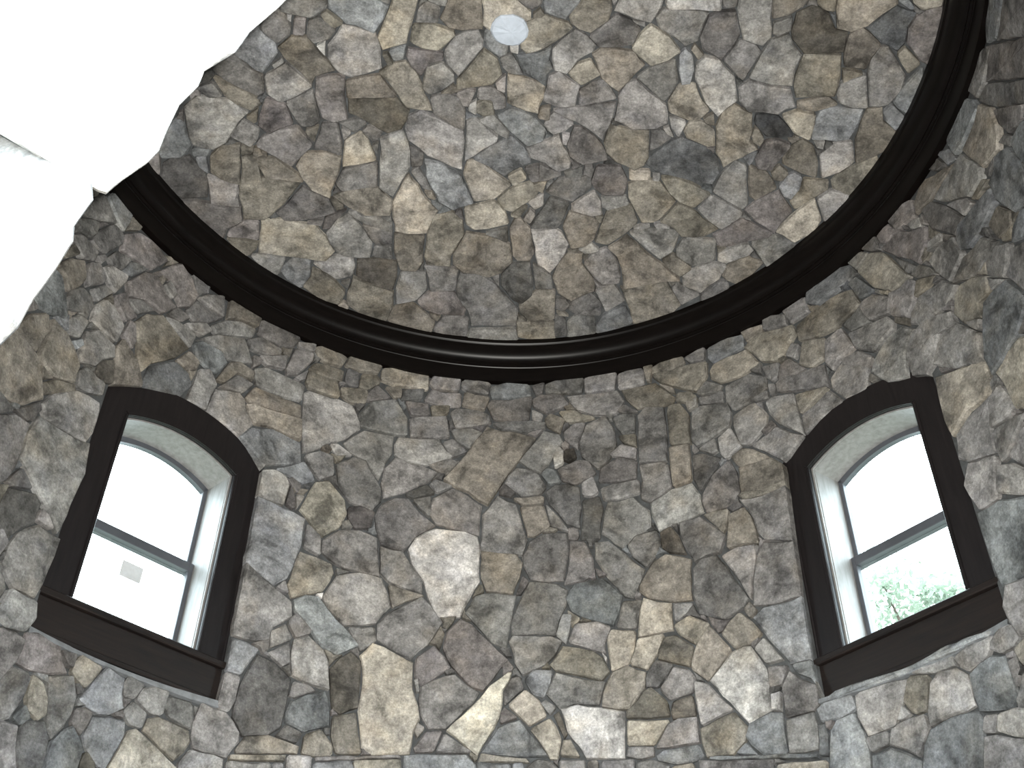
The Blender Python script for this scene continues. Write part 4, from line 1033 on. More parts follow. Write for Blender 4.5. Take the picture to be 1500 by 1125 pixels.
W5c 2477,3574 2542,3600 2608,3607 2674,3578 2675,3486 2669,3397 2621,3366 2547,3385 2476,3409 2468,3465 2472,3518
W5n 2024,3474 2074,3495 2135,3499 2201,3491 2208,3431 2170,3377 2130,3323 2080,3365 2002,3410
W5n 1890,3458 1902,3475 2011,3474 1997,3416 1905,3401
W6c 1709,3497 1725,3553 1767,3595 1856,3604 1885,3511 1892,3418 1884,3333 1876,3287 1769,3296 1670,3337 1690,3420
W4c 1903,3391 2005,3399 2084,3351 2135,3306 2122,3215 2031,3233 1954,3252 1879,3287 1895,3337
W4c 2169,3359 2213,3418 2276,3426 2336,3434 2403,3427 2470,3414 2480,3385 2453,3301 2423,3219 2400,3137 2298,3162 2208,3186 2122,3225 2143,3293
W5n 2489,3388 2559,3371 2526,3299 2465,3319
W6n 2562,3370 2653,3361 2735,3323 2733,3264 2694,3217 2614,3253 2533,3305
W5n 2465,3305 2528,3291 2608,3249 2707,3214 2681,3137 2646,3064 2557,3086 2481,3109 2405,3144 2435,3225
W6w 2729,3581 2800,3601 2845,3587 2840,3519 2795,3470 2750,3505
W5n 2663,3380 2701,3428 2738,3477 2793,3464 2784,3389 2745,3312 2665,3353
W4n 2683,3548 2731,3554 2741,3499 2690,3429 2683,3490
W6n 2683,3581 2723,3577 2714,3555 2684,3561
W4c 1671,3593 1704,3590 1713,3539 1690,3440 1652,3454 1664,3522
W7c 1708,3707 1778,3732 1859,3737 1944,3734 2028,3729 2110,3723 2174,3727 2239,3729 2329,3731 2421,3732 2523,3724 2644,3701 2623,3686 2521,3693 2420,3691 2338,3695 2256,3698 2191,3694 2125,3689 2037,3694 1948,3698 1859,3700 1784,3699 1709,3696
W5r -2501,3543 -2500,3604 -2502,3687 -2452,3711 -2385,3707 -2315,3700 -2288,3641 -2243,3596 -2339,3556 -2430,3540
W6n -2565,3406 -2547,3459 -2521,3520 -2438,3532 -2417,3512 -2419,3424 -2433,3371 -2452,3317 -2500,3285 -2559,3276 -2597,3365
W5r -2682,3555 -2658,3644 -2563,3657 -2512,3653 -2502,3646 -2510,3546 -2535,3490 -2560,3435 -2619,3419 -2653,3488
W6w -2409,3430 -2414,3530 -2353,3510 -2306,3455 -2293,3388 -2320,3356 -2381,3376
W5n -2329,3519 -2331,3551 -2220,3596 -2172,3517 -2172,3434 -2193,3369 -2234,3303 -2270,3332 -2284,3388 -2298,3445
W6w -2232,3609 -2227,3663 -2205,3704 -2086,3686 -2104,3638 -2143,3562 -2199,3584
W4r -2318,3681 -2229,3691 -2234,3628 -2258,3626
W6c -2160,3508 -2122,3583 -2094,3656 -2065,3697 -1964,3674 -1960,3601 -1936,3539 -1997,3489 -2050,3476 -2128,3492
W5n -2408,3535 -2348,3548 -2330,3512 -2373,3522
W5c -2449,3326 -2405,3399 -2359,3353 -2399,3303
W4r -2163,3464 -2113,3491 -2070,3478 -2083,3405 -2103,3365 -2164,3396
W6c -2088,3368 -2064,3460 -1982,3490 -1905,3490 -1890,3434 -1915,3346 -1946,3251 -2014,3279 -2065,3327
W5c -2228,3214 -2227,3296 -2187,3363 -2150,3392 -2109,3357 -2070,3320 -2071,3287 -2077,3218 -2063,3170 -2135,3144 -2210,3128
W6n -2552,3262 -2481,3299 -2412,3300 -2394,3231 -2370,3169 -2334,3091 -2397,3067 -2463,3051 -2498,3123 -2525,3187
W4n -2398,3269 -2380,3332 -2290,3372 -2247,3309 -2233,3237 -2234,3170 -2230,3120 -2339,3099 -2367,3185
W5n -1932,3531 -1895,3591 -1808,3555 -1823,3478 -1888,3482
W4n -1963,3653 -1943,3702 -1851,3681 -1889,3600 -1945,3593
W6n -1882,3602 -1860,3666 -1802,3691 -1726,3690 -1736,3568 -1794,3556
W4n -1734,3612 -1726,3669 -1602,3670 -1580,3607 -1578,3540 -1699,3570
W6w -1810,3476 -1798,3539 -1755,3560 -1671,3555 -1585,3534 -1568,3486 -1589,3429 -1629,3383 -1717,3426
W7w -1930,3280 -1900,3365 -1880,3457 -1847,3473 -1783,3449 -1722,3418 -1650,3380 -1579,3340 -1572,3306 -1660,3269 -1750,3247 -1840,3225 -1946,3205
W6n -1610,3372 -1568,3451 -1499,3449 -1437,3457 -1391,3444 -1384,3336 -1480,3311 -1578,3293
W3w -2070,3262 -2056,3311 -1997,3264 -1977,3192 -2064,3178
W5n -3002,4248 -3034,4313 -3066,4378 -3080,4458 -2963,4552 -2867,4565 -2866,4475 -2858,4401 -2854,4324 -2881,4240 -2945,4161
W6n -2846,4699 -2800,4791 -2680,4910 -2603,4936 -2521,4943 -2500,4842 -2501,4766 -2525,4689 -2601,4680 -2677,4670 -2790,4651
W6n -2848,4381 -2851,4452 -2856,4524 -2832,4635 -2736,4650 -2655,4662 -2588,4670 -2504,4699 -2486,4610 -2474,4530 -2489,4429 -2503,4335 -2504,4264 -2520,4171 -2603,4236 -2679,4280 -2732,4315 -2784,4347
W3n -2862,4090 -2862,4154 -2847,4225 -2769,4259 -2697,4283 -2655,4253 -2652,4149 -2710,4089 -2756,4015 -2833,4032
W6r -2651,4173 -2646,4238 -2590,4225 -2547,4174
W5n -2742,3901 -2738,3987 -2712,4071 -2622,4163 -2492,4160 -2495,4063 -2502,3980 -2510,3911 -2530,3833 -2641,3826 -2694,3858
W6n -2685,3672 -2678,3746 -2657,3823 -2584,3822 -2511,3827 -2487,3749 -2516,3678 -2626,3652
W5n -2863,3980 -2811,4039 -2749,3994 -2793,3865 -2838,3921
W4n -2784,3808 -2759,3898 -2707,3854 -2671,3809 -2717,3699 -2760,3755
W5n -2871,4242 -2820,4351 -2723,4293 -2837,4236
W4n -3165,4563 -3092,4573 -2982,4549 -3095,4440 -3148,4495
W3n -2846,4627 -2850,4591 -2887,4568 -2921,4567 -2978,4567 -2926,4624 -2901,4650 -2857,4707 -2830,4672
W4w -2871,4091 -2930,4069 -2979,4084 -2996,4128 -2937,4166 -2914,4196 -2859,4230 -2867,4172 -2869,4146
W4c -2585,5911 -2555,5921 -2494,5931 -2544,5858 -2567,5817 -2607,5781 -2653,5779 -2627,5847 -2616,5886
W4c 4015,5539 4046,5515 4076,5475 4171,5362 4139,5334 4074,5356 4019,5466 3969,5525 3996,5536
W4r 2773,6045 2744,6037 2674,6056 2663,6142 2710,6150 2732,6156 2765,6148 2781,6102 2852,6007
W4n -2146,6064 -2164,6086 -2197,6152 -2124,6157 -2099,6152 -2062,6156 -2063,6108 -2097,6076 -2130,6012
W3n 3396,4821 3410,4831 3438,4852 3503,4812 3532,4742 3509,4703 3443,4752 3410,4762 3344,4805
W4r 1240,4204 1212,4201 1197,4227 1183,4251 1167,4307 1219,4278 1241,4269 1294,4256 1255,4224
W4r 429,5008 455,4993 462,4965 459,4941 446,4920 423,4924 396,4932 393,4965 396,5003
W4w -321,4250 -332,4210 -357,4240 -391,4245 -371,4276 -362,4297 -334,4353 -309,4303 -316,4270
C3n -1706,264 -1673,218 -1660,202 -1645,190 -1618,182 -1598,208 -1621,237 -1638,254 -1661,260
C4n 454,899 458,877 477,875 501,863 513,889 509,915 503,950 474,936 450,928
W4c 3803,5342 3806,5360 3819,5407 3852,5325 3924,5266 3924,5214 3883,5209 3820,5252 3791,5320
W4r 3742,5256 3765,5283 3823,5226 3849,5158 3832,5123 3767,5187 3744,5211 3693,5249 3713,5270
C4w -1041,1108 -1027,1129 -1011,1143 -1009,1172 -1034,1179 -1054,1184 -1062,1163 -1072,1144 -1084,1089
W4n 3390,5099 3328,5126 3310,5130 3278,5138 3275,5171 3281,5187 3286,5216 3314,5177 3336,5159
W4c -2881,5155 -2897,5155 -2915,5156 -2946,5174 -2898,5199 -2869,5268 -2867,5205 -2857,5194 -2848,5166
W4n 3097,5108 3117,5096 3147,5074 3133,5056 3130,5032 3104,5043 3086,5068 3069,5093 3056,5135
W4w -309,4405 -292,4414 -250,4420 -268,4380 -281,4361 -298,4336 -325,4348 -321,4378 -340,4405
W4r -1289,4016 -1306,4046 -1351,4058 -1306,4085 -1289,4090 -1270,4101 -1265,4081 -1261,4066 -1264,4043
C4w -268,381 -306,402 -325,409 -341,405 -387,403 -347,372 -337,359 -321,344 -308,362
C4w -1469,707 -1501,741 -1528,738 -1548,748 -1555,726 -1547,708 -1547,681 -1527,688 -1515,696
W3n 3208,6086 3165,6151 3219,6139 3235,6134 3256,6137 3266,6101 3275,6074 3268,6055 3244,6065
W4r 3777,5280 3781,5300 3791,5304 3806,5291 3815,5283 3820,5273 3821,5265 3816,5264 3805,5255
W4n 3410,5411 3413,5390 3420,5334 3378,5398 3361,5421 3340,5455 3366,5452 3380,5458 3404,5436
W4w 3012,5826 3028,5861 3045,5803 3064,5776 3059,5754 3038,5762 3017,5767 2998,5796 3008,5812
W4w 3467,5300 3495,5291 3512,5279 3562,5274 3537,5245 3529,5238 3521,5228 3498,5241 3464,5271
W3n 3506,4897 3523,4880 3563,4825 3530,4814 3483,4838 3476,4887 3475,4901 3460,4937 3491,4916
W4n 1701,5795 1694,5773 1673,5786 1655,5799 1626,5831 1662,5834 1674,5838 1704,5857 1701,5815
W4w -2918,4875 -2877,4867 -2863,4863 -2828,4867 -2863,4837 -2872,4822 -2891,4808 -2895,4825 -2900,4836
W3n 2352,5296 2360,5313 2364,5328 2379,5337 2394,5315 2407,5296 2411,5269 2388,5275 2370,5277
W4c -2963,4579 -2967,4573 -2973,4568 -2979,4568 -3002,4561 -3005,4582 -2980,4594 -2965,4599 -2964,4585
W4n 1405,4965 1429,4997 1433,4951 1445,4931 1436,4912 1416,4910 1385,4900 1353,4935 1398,4952
W4w -103,4610 -97,4592 -109,4579 -123,4574 -165,4547 -147,4595 -137,4609 -131,4630 -109,4633
W3n 1094,4320 1080,4329 1032,4331 1070,4357 1080,4368 1098,4388 1107,4359 1111,4344 1137,4299
W4c -2732,3661 -2704,3688 -2678,3661 -2666,3659 -2633,3651 -2667,3636 -2680,3601 -2716,3605 -2736,3628
W4w -927,4028 -934,4065 -942,4078 -964,4116 -923,4104 -910,4095 -862,4104 -899,4073 -906,4058
W3n -1976,3259 -1963,3251 -1946,3249 -1947,3235 -1949,3217 -1970,3192 -1980,3226 -1983,3236 -1989,3249
C4n 1964,-428 1995,-427 2010,-397 2004,-376 2002,-362 1990,-357 1980,-371 1972,-378 1944,-408
C4n -456,-160 -486,-138 -474,-179 -471,-190 -470,-207 -449,-239 -449,-194 -447,-186 -437,-164
C4n 1556,-334 1555,-293 1557,-284 1576,-250 1549,-255 1519,-248 1528,-284 1535,-294 1537,-307
C4r -1734,289 -1716,267 -1714,295 -1705,307 -1704,336 -1729,329 -1760,355 -1762,318 -1739,301
C4c -248,515 -231,535 -220,539 -181,556 -223,565 -234,571 -252,578 -248,554 -250,542
C4r -1815,419 -1818,444 -1823,456 -1822,487 -1839,465 -1852,465 -1854,450 -1843,440 -1835,423
C3n 1796,579 1799,564 1799,551 1809,550 1820,550 1838,558 1824,573 1818,580 1806,606
C4w -1471,699 -1459,697 -1444,709 -1434,749 -1468,762 -1487,737 -1482,715 -1482,707 -1477,701
C4w -1424,732 -1410,743 -1410,771 -1435,753 -1441,752 -1445,746 -1444,738 -1439,732 -1432,726
C4r 412,885 401,889 387,901 377,884 383,868 364,820 398,851 410,857 427,869
C4c 1215,943 1227,953 1224,969 1232,1009 1205,978 1194,976 1160,962 1182,939 1202,941
C4c -463,1164 -474,1152 -473,1128 -452,1136 -440,1135 -437,1148 -398,1179 -425,1214 -455,1175
C4c -421,1195 -419,1187 -413,1182 -406,1182 -389,1181 -354,1209 -392,1223 -412,1225 -441,1231
C4r -274,1274 -307,1252 -316,1237 -329,1228 -321,1212 -309,1208 -296,1199 -284,1212 -283,1231
C4w 563,1225 574,1225 592,1224 584,1244 585,1262 571,1269 560,1255 543,1248 545,1226
W4w 2913,5686 2910,5733 2933,5737 2939,5746 2959,5763 2961,5722 2992,5689 2970,5684 2952,5681
C3n 1551,1383 1557,1392 1587,1421 1552,1417 1540,1413 1525,1412 1524,1394 1532,1384 1539,1364
W4w -2362,6092 -2399,6044 -2381,6111 -2420,6122 -2380,6149 -2363,6146 -2350,6149 -2313,6151 -2344,6113
W4w 3260,5289 3269,5297 3306,5299 3292,5265 3287,5256 3289,5228 3267,5256 3248,5270 3224,5304
W4r 2935,5322 2970,5329 2984,5330 2999,5332 3027,5313 3008,5297 3008,5285 2999,5258 2975,5289
C4w -517,1972 -478,1992 -467,2000 -439,2002 -453,2027 -464,2042 -479,2034 -488,2028 -505,2015
W4n -2711,5303 -2721,5290 -2744,5270 -2735,5301 -2733,5313 -2728,5331 -2715,5328 -2704,5329 -2663,5326
W4w -1449,5970 -1478,5983 -1500,5971 -1493,6002 -1505,6024 -1481,6026 -1471,6029 -1435,6047 -1440,6008
W4r 2826,5032 2841,5024 2880,4986 2838,4996 2823,5005 2811,5010 2808,5024 2805,5037 2811,5051
W3n -962,5794 -947,5803 -912,5802 -934,5766 -945,5742 -966,5745 -973,5762 -980,5773 -971,5787
W4r 3139,4530 3150,4530 3160,4520 3174,4509 3195,4478 3160,4495 3149,4503 3124,4508 3126,4526
W4n 3282,4423 3274,4395 3236,4413 3214,4420 3177,4440 3209,4453 3218,4455 3227,4457 3239,4448
W4r 391,5605 375,5593 365,5613 368,5632 378,5640 389,5653 401,5640 415,5624 410,5602
W4w -1105,5420 -1098,5412 -1082,5397 -1093,5370 -1115,5375 -1135,5373 -1148,5395 -1127,5414 -1116,5425
W4w -1032,5329 -1044,5318 -1053,5331 -1058,5341 -1084,5370 -1048,5361 -1036,5367 -991,5385 -1012,5342
W3n -364,5384 -377,5360 -384,5336 -403,5347 -446,5324 -418,5369 -410,5381 -401,5392 -391,5385
W3n -1061,5205 -1050,5211 -1036,5220 -1033,5203 -1028,5191 -1014,5144 -1048,5172 -1057,5181 -1103,5181
W4n -2895,4086 -2891,4092 -2885,4095 -2879,4094 -2877,4089 -2861,4076 -2875,4046 -2910,4040 -2933,4056
W4w -2861,4066 -2856,4059 -2838,4032 -2871,4013 -2878,4049 -2881,4053 -2880,4059 -2875,4064 -2869,4065
W4w -2856,4030 -2850,4030 -2843,4029 -2836,4020 -2847,4011 -2863,3987 -2895,3985 -2864,4020 -2862,4026
W4c -768,4967 -761,4923 -756,4911 -744,4884 -769,4879 -783,4889 -806,4890 -800,4915 -782,4921
W3n 537,4889 541,4860 518,4863 513,4887 506,4898 504,4918 522,4913 534,4914 578,4912
W4r 770,4491 768,4506 775,4516 780,4534 794,4523 806,4514 803,4499 793,4493 784,4491
W4n -309,4325 -314,4315 -324,4322 -329,4326 -330,4333 -327,4339 -321,4342 -315,4340 -297,4338
W4r -774,4103 -797,4125 -807,4131 -822,4142 -803,4151 -796,4160 -782,4161 -777,4148 -771,4133
W3n 38,4188 25,4204 19,4211 0,4227 13,4246 32,4231 54,4241 55,4219 69,4187
W4n -1132,3995 -1132,3978 -1128,3968 -1121,3934 -1146,3960 -1153,3964 -1175,3970 -1153,3980 -1147,3989
W3n 125,4062 90,4083 71,4074 76,4097 74,4109 82,4117 94,4122 100,4109 109,4099
W4n -2174,3524 -2184,3545 -2189,3552 -2199,3567 -2180,3572 -2169,3567 -2160,3564 -2149,3554 -2153,3536
W3n 1448,3826 1449,3836 1460,3836 1472,3838 1508,3830 1488,3807 1467,3808 1447,3778 1447,3816
W4r -1926,3592 -1903,3595 -1910,3576 -1918,3563 -1933,3534 -1942,3567 -1944,3575 -1948,3586 -1936,3588
W4r -1932,3519 -1921,3510 -1927,3496 -1943,3499 -1958,3497 -1975,3507 -1955,3520 -1947,3526 -1935,3530
W3n -900,3699 -890,3703 -878,3699 -883,3687 -877,3669 -894,3665 -905,3675 -910,3684 -912,3696
C4n 2057,-283 2048,-287 2038,-290 2028,-303 2019,-331 2047,-312 2053,-306 2084,-307 2060,-293
C4c 1646,-216 1649,-226 1660,-222 1669,-226 1669,-215 1672,-206 1680,-171 1659,-200 1654,-208
C4c 1248,218 1260,229 1268,231 1289,244 1273,257 1263,288 1251,251 1249,241 1246,232
C4c -1375,386 -1377,399 -1391,409 -1394,391 -1407,380 -1392,371 -1383,371 -1361,347 -1348,370
C3n 596,553 607,556 618,558 646,572 622,588 607,582 600,581 592,576 596,567
C4c 210,692 217,671 218,664 211,620 230,659 239,662 260,677 235,682 226,690
C4w 1625,554 1623,537 1636,544 1649,545 1655,561 1644,570 1637,579 1617,594 1594,573
C3n -1604,631 -1595,631 -1588,637 -1565,650 -1590,660 -1601,662 -1612,662 -1640,657 -1608,641
C4r 1179,677 1188,679 1197,679 1197,689 1199,700 1195,715 1184,701 1179,695 1151,679
C3n 1757,619 1747,597 1768,608 1774,609 1809,601 1791,627 1781,636 1769,647 1761,629
C3n 589,828 583,790 612,814 620,824 636,833 632,853 614,851 603,854 568,857
C4c 256,1015 235,1052 231,1013 236,997 244,990 250,987 270,971 277,993 263,1008
C3n -1052,1028 -1049,1020 -1045,992 -1034,1014 -1032,1024 -1007,1045 -1033,1051 -1049,1059 -1064,1047
W4w 3609,5275 3584,5265 3583,5302 3590,5309 3593,5313 3600,5327 3609,5301 3646,5273 3621,5275
C4c -1462,1183 -1443,1174 -1437,1170 -1419,1150 -1422,1175 -1407,1193 -1427,1200 -1439,1199 -1457,1203
C4n 1431,1122 1431,1111 1439,1102 1447,1114 1455,1119 1485,1148 1452,1148 1439,1140 1421,1141
C4n -740,1250 -724,1245 -724,1262 -719,1286 -741,1279 -751,1277 -757,1268 -787,1241 -749,1247
W4n 2990,5914 2995,5921 2993,5942 3016,5959 3019,5911 3018,5900 3018,5888 3009,5884 2995,5896
W4r -2839,5953 -2867,5912 -2878,5894 -2897,5861 -2896,5897 -2907,5899 -2897,5916 -2887,5922 -2871,5942
W4r 2857,6025 2867,6022 2877,6021 2886,6007 2893,5989 2896,5961 2872,5993 2862,5999 2860,6012
W4n 3115,5665 3088,5670 3099,5691 3106,5695 3107,5717 3122,5692 3135,5678 3168,5632 3125,5661
W3n 2690,6065 2696,6056 2713,6036 2699,6034 2688,6040 2665,6030 2667,6060 2676,6066 2682,6069
C4w 1314,1398 1313,1387 1311,1376 1320,1374 1329,1369 1365,1359 1342,1391 1330,1395 1324,1403
C4w 420,1504 384,1493 421,1477 431,1475 440,1471 444,1482 483,1501 440,1498 433,1500
C4w 520,1505 512,1526 505,1533 500,1552 484,1548 487,1528 483,1517 492,1513 499,1512
W4r 2912,5691 2912,5699 2917,5703 2925,5699 2932,5691 2939,5678 2946,5653 2927,5659 2917,5681
C3n -561,1655 -575,1647 -561,1634 -559,1619 -536,1584 -542,1633 -541,1642 -539,1657 -551,1653
W4r 2930,5518 2947,5542 2963,5538 2970,5542 2981,5533 2987,5520 3007,5487 2981,5500 2967,5507
W4w -2395,5940 -2409,5946 -2399,5967 -2384,5964 -2370,5974 -2351,5970 -2368,5945 -2376,5916 -2392,5930
C3n 1077,1678 1069,1694 1054,1690 1046,1677 1040,1664 1048,1654 1058,1655 1071,1649 1107,1655
C4r 583,1742 563,1697 595,1727 602,1736 645,1738 607,1755 598,1758 575,1801 584,1751
W4c 2386,5992 2397,5966 2375,5981 2367,5984 2338,5987 2336,6018 2359,6015 2369,6009 2396,6023
W4n 2549,5815 2554,5827 2563,5811 2573,5801 2607,5756 2576,5760 2555,5786 2546,5797 2546,5808
W4w 2597,5770 2604,5762 2638,5732 2616,5725 2596,5746 2588,5753 2584,5762 2584,5771 2590,5774
W4w -2661,5570 -2650,5568 -2632,5541 -2667,5538 -2678,5540 -2697,5534 -2680,5557 -2675,5566 -2664,5592
W4w 2116,6045 2157,6017 2114,6025 2109,6017 2096,6019 2090,6036 2089,6050 2088,6075 2106,6051
W4w -2874,5268 -2867,5272 -2840,5296 -2847,5269 -2863,5255 -2868,5219 -2877,5248 -2881,5252 -2891,5260
C4w 92,2009 101,2018 138,2038 97,2041 86,2040 73,2045 75,2029 77,2020 73,1979
W4w 1867,5807 1877,5794 1872,5782 1862,5782 1852,5775 1822,5781 1824,5812 1850,5808 1857,5809
W4n -1275,6029 -1304,5980 -1287,6035 -1287,6045 -1299,6089 -1274,6057 -1264,6058 -1243,6050 -1258,6026
W3n -2642,5079 -2675,5084 -2637,5100 -2628,5103 -2610,5120 -2614,5099 -2610,5086 -2624,5075 -2633,5080
W4c 2111,5516 2114,5529 2116,5536 2115,5575 2132,5538 2135,5526 2148,5509 2136,5503 2121,5486
W4w -2023,5445 -2041,5474 -2046,5486 -2058,5498 -2038,5506 -2030,5510 -2008,5530 -2013,5504 -2014,5487
W4n -1101,5919 -1088,5926 -1080,5929 -1070,5931 -1057,5922 -1066,5903 -1079,5902 -1093,5886 -1096,5905
W4c -683,5863 -686,5879 -696,5889 -705,5924 -677,5902 -661,5914 -661,5893 -643,5869 -658,5830
W4w 417,5944 425,5972 437,5945 443,5933 475,5898 435,5911 426,5916 401,5907 386,5937
W4n 660,5828 677,5822 685,5821 706,5822 695,5802 698,5778 679,5779 673,5800 665,5808
W3n -319,5750 -341,5748 -356,5744 -356,5765 -357,5775 -368,5809 -343,5825 -338,5782 -335,5774
W3n 380,5774 388,5787 389,5804 400,5795 414,5796 423,5779 410,5768 401,5762 373,5728
W4r -165,5755 -197,5772 -159,5787 -149,5789 -139,5793 -99,5800 -136,5772 -138,5759 -149,5751
W4r 196,5744 207,5752 245,5755 218,5723 208,5714 197,5706 185,5713 148,5726 182,5745
W4c 1377,5252 1371,5249 1351,5230 1343,5256 1359,5268 1362,5278 1372,5283 1377,5268 1397,5256
W4c -2829,4348 -2836,4335 -2853,4325 -2852,4344 -2852,4353 -2853,4371 -2837,4366 -2832,4361 -2822,4358
W4c -1226,5088 -1200,5102 -1194,5108 -1183,5118 -1171,5111 -1173,5094 -1181,5081 -1193,5080 -1207,5076
W3n 1029,4899 1016,4911 1027,4921 1038,4919 1053,4920 1052,4904 1054,4890 1053,4851 1033,4889
W3n 893,4967 914,4958 916,4935 922,4927 938,4892 909,4918 898,4914 863,4920 899,4936
W4w 277,4988 240,4986 271,5009 279,5013 287,5019 299,5016 332,5000 302,4985 286,4991
W4r 1532,4643 1507,4620 1516,4656 1520,4664 1512,4693 1532,4677 1537,4664 1575,4650 1537,4650
W4n 1510,4631 1513,4622 1506,4616 1489,4585 1486,4621 1490,4632 1490,4642 1499,4645 1506,4638
W4c 732,4795 723,4809 711,4819 721,4830 729,4832 744,4851 742,4825 746,4816 762,4777
W4c 948,4748 938,4747 906,4732 926,4763 932,4770 935,4787 947,4775 953,4767 984,4741
W4n -2756,3901 -2781,3884 -2775,3912 -2768,3921 -2768,3931 -2752,3958 -2750,3930 -2751,3922 -2748,3914
W4r 526,4651 511,4661 527,4672 530,4682 548,4716 548,4675 550,4665 549,4652 537,4656
W4w -2688,3697 -2704,3693 -2730,3685 -2708,3711 -2708,3718 -2702,3731 -2685,3734 -2688,3718 -2691,3711
W4w -219,4427 -214,4436 -205,4474 -199,4433 -192,4428 -167,4401 -200,4407 -209,4415 -217,4417
W4r 1157,4305 1163,4291 1153,4281 1142,4293 1133,4295 1134,4304 1131,4316 1143,4312 1151,4313
W4w 480,4382 469,4386 460,4385 444,4392 460,4402 460,4418 471,4406 480,4404 513,4388
W4r 1387,4084 1390,4095 1397,4098 1404,4102 1434,4115 1419,4088 1413,4080 1404,4080 1393,4072
W4n -1286,4033 -1280,4035 -1274,4034 -1267,4029 -1244,4007 -1276,4014 -1283,4017 -1288,4021 -1289,4027
W4w 271,4135 282,4126 277,4112 263,4116 255,4114 235,4116 252,4129 256,4135 264,4148
W3n 2788,3473 2756,3479 2749,3482 2721,3471 2741,3489 2743,3494 2741,3522 2755,3496 2761,3490
W4r -254,4082 -263,4079 -283,4066 -301,4084 -274,4099 -266,4102 -259,4106 -252,4100 -239,4089
W4n 1070,3976 1057,4011 1081,3985 1086,3977 1096,3971 1112,3942 1081,3959 1073,3961 1067,3968
W4r -2577,3426 -2568,3423 -2571,3415 -2574,3407 -2587,3387 -2611,3392 -2621,3411 -2594,3423 -2584,3424
W4c -2123,3490 -2148,3480 -2157,3475 -2171,3471 -2167,3486 -2167,3491 -2170,3508 -2156,3499 -2149,3496
W4n -1591,3651 -1588,3660 -1578,3656 -1568,3659 -1567,3649 -1570,3641 -1573,3611 -1586,3637 -1588,3645
W4r -867,3775 -876,3773 -883,3776 -883,3784 -888,3794 -879,3804 -871,3794 -863,3791 -849,3779
W4r 1732,3594 1746,3595 1742,3584 1738,3577 1730,3572 1712,3566 1711,3584 1709,3598 1726,3594
W4r -682,3610 -653,3597 -683,3592 -693,3592 -708,3587 -701,3603 -706,3612 -699,3622 -688,3616
W4w -145,3630 -143,3647 -126,3642 -120,3633 -100,3630 -103,3612 -118,3601 -129,3618 -137,3620
W4n 1467,3464 1438,3462 1428,3466 1414,3459 1420,3473 1421,3479 1424,3485 1432,3481 1445,3481
W4r 315,3595 318,3575 304,3587 300,3593 291,3600 290,3615 306,3607 328,3629 315,3601
'''

# tower wall above the opening where the photographer stands, and the sides of the passage
def front_shell():
    rad = R + MD
    verts, faces = [], []
    n = 24
    for i in range(n + 1):
        a = math.pi - OPEN_A + 2 * OPEN_A * i / n
        for z in (OPEN_Z, Z_TOP):
            verts.append((rad * math.sin(a), rad * math.cos(a), z))
    for i in range(n):
        faces.append((2 * i, 2 * i + 2, 2 * i + 3, 2 * i + 1))
    # passage: two sides and a lintel back to the arch wall
    xs = rad * math.sin(OPEN_A)
    yi = -rad * math.cos(OPEN_A)
    yo = CAM.y + 1.10
    for x in (-xs, xs):
        k = len(verts)
        verts += [(x, yi, 0), (x, yo, 0), (x, yo, OPEN_Z), (x, yi, OPEN_Z)]
        faces.append((k, k + 1, k + 2, k + 3))
    k = len(verts)
    verts += [(-xs, yo, OPEN_Z), (xs, yo, OPEN_Z), (xs, -rad * 0.78, OPEN_Z), (-xs, -rad * 0.78, OPEN_Z)]
    faces.append((k, k + 1, k + 2, k + 3))
    o = link('trim_2', mesh('trim_2', verts, faces), M_MORTAR)
    return tag(o, 'grey mortar lintel and sides of the short passage into the tower', 'wall', 'structure')
front_shell()

def dome_shell():
    verts, faces = [], []
    nr, nt = 14, 72
    rad = R + MD + 0.01
    verts.append(tuple(P_dome(0, 0, MD)))
    for i in range(1, nr + 1):
        r = rad * i / nr
        for j in range(nt):
            t = 2 * math.pi * j / nt
            verts.append(tuple(P_dome(r * math.sin(t), r * math.cos(t), MD)))
    for j in range(nt):
        faces.append((0, 1 + j, 1 + (j + 1) % nt))
    for i in range(nr - 1):
        for j in range(nt):
            a = 1 + i * nt
            faces.append((a + j, a + nt + j, a + nt + (j + 1) % nt, a + (j + 1) % nt))
    o = link('ceiling', mesh('ceiling', verts, faces, True), M_MORTAR)
    return tag(o, 'shallow domed ceiling of irregular rubble stones above the dark ring', 'ceiling', 'structure')
CEIL = dome_shell()

def disc(name, r, z, mat, label, cat, kind='structure'):
    vs_ = [(0, 0, z)] + [(r * math.cos(2 * math.pi * i / 48), r * math.sin(2 * math.pi * i / 48), z) for i in range(48)]
    o = link(name, mesh(name, vs_, [(0, 1 + i, 1 + (i + 1) % 48) for i in range(48)]), mat)
    return tag(o, label, cat, kind)
disc('floor', 4.5, 0.0, M_FLOOR, 'brown grey stone floor of the tower and its entrance', 'floor')
disc('ground', 60.0, -0.06, M_GRASS, 'green lawn around the stone tower', 'ground')

# ------------------------------------------------------------------ stones
LUM = {2: 0.055, 3: 0.095, 4: 0.142, 5: 0.188, 6: 0.24, 7: 0.32, 8: 0.395, 9: 0.45}
HUE = {'n': (1.025, 1.0, 0.97), 'w': (1.08, 1.0, 0.865), 'c': (0.96, 1.0, 1.03), 'r': (1.05, 0.985, 0.96)}

def tone_of(code):
    l = LUM[int(code[0])] * rng.uniform(0.88, 1.13)
    h = HUE[code[1]]
    return tuple(l * c * rng.uniform(0.988, 1.012) for c in h) + (rng.random(),)

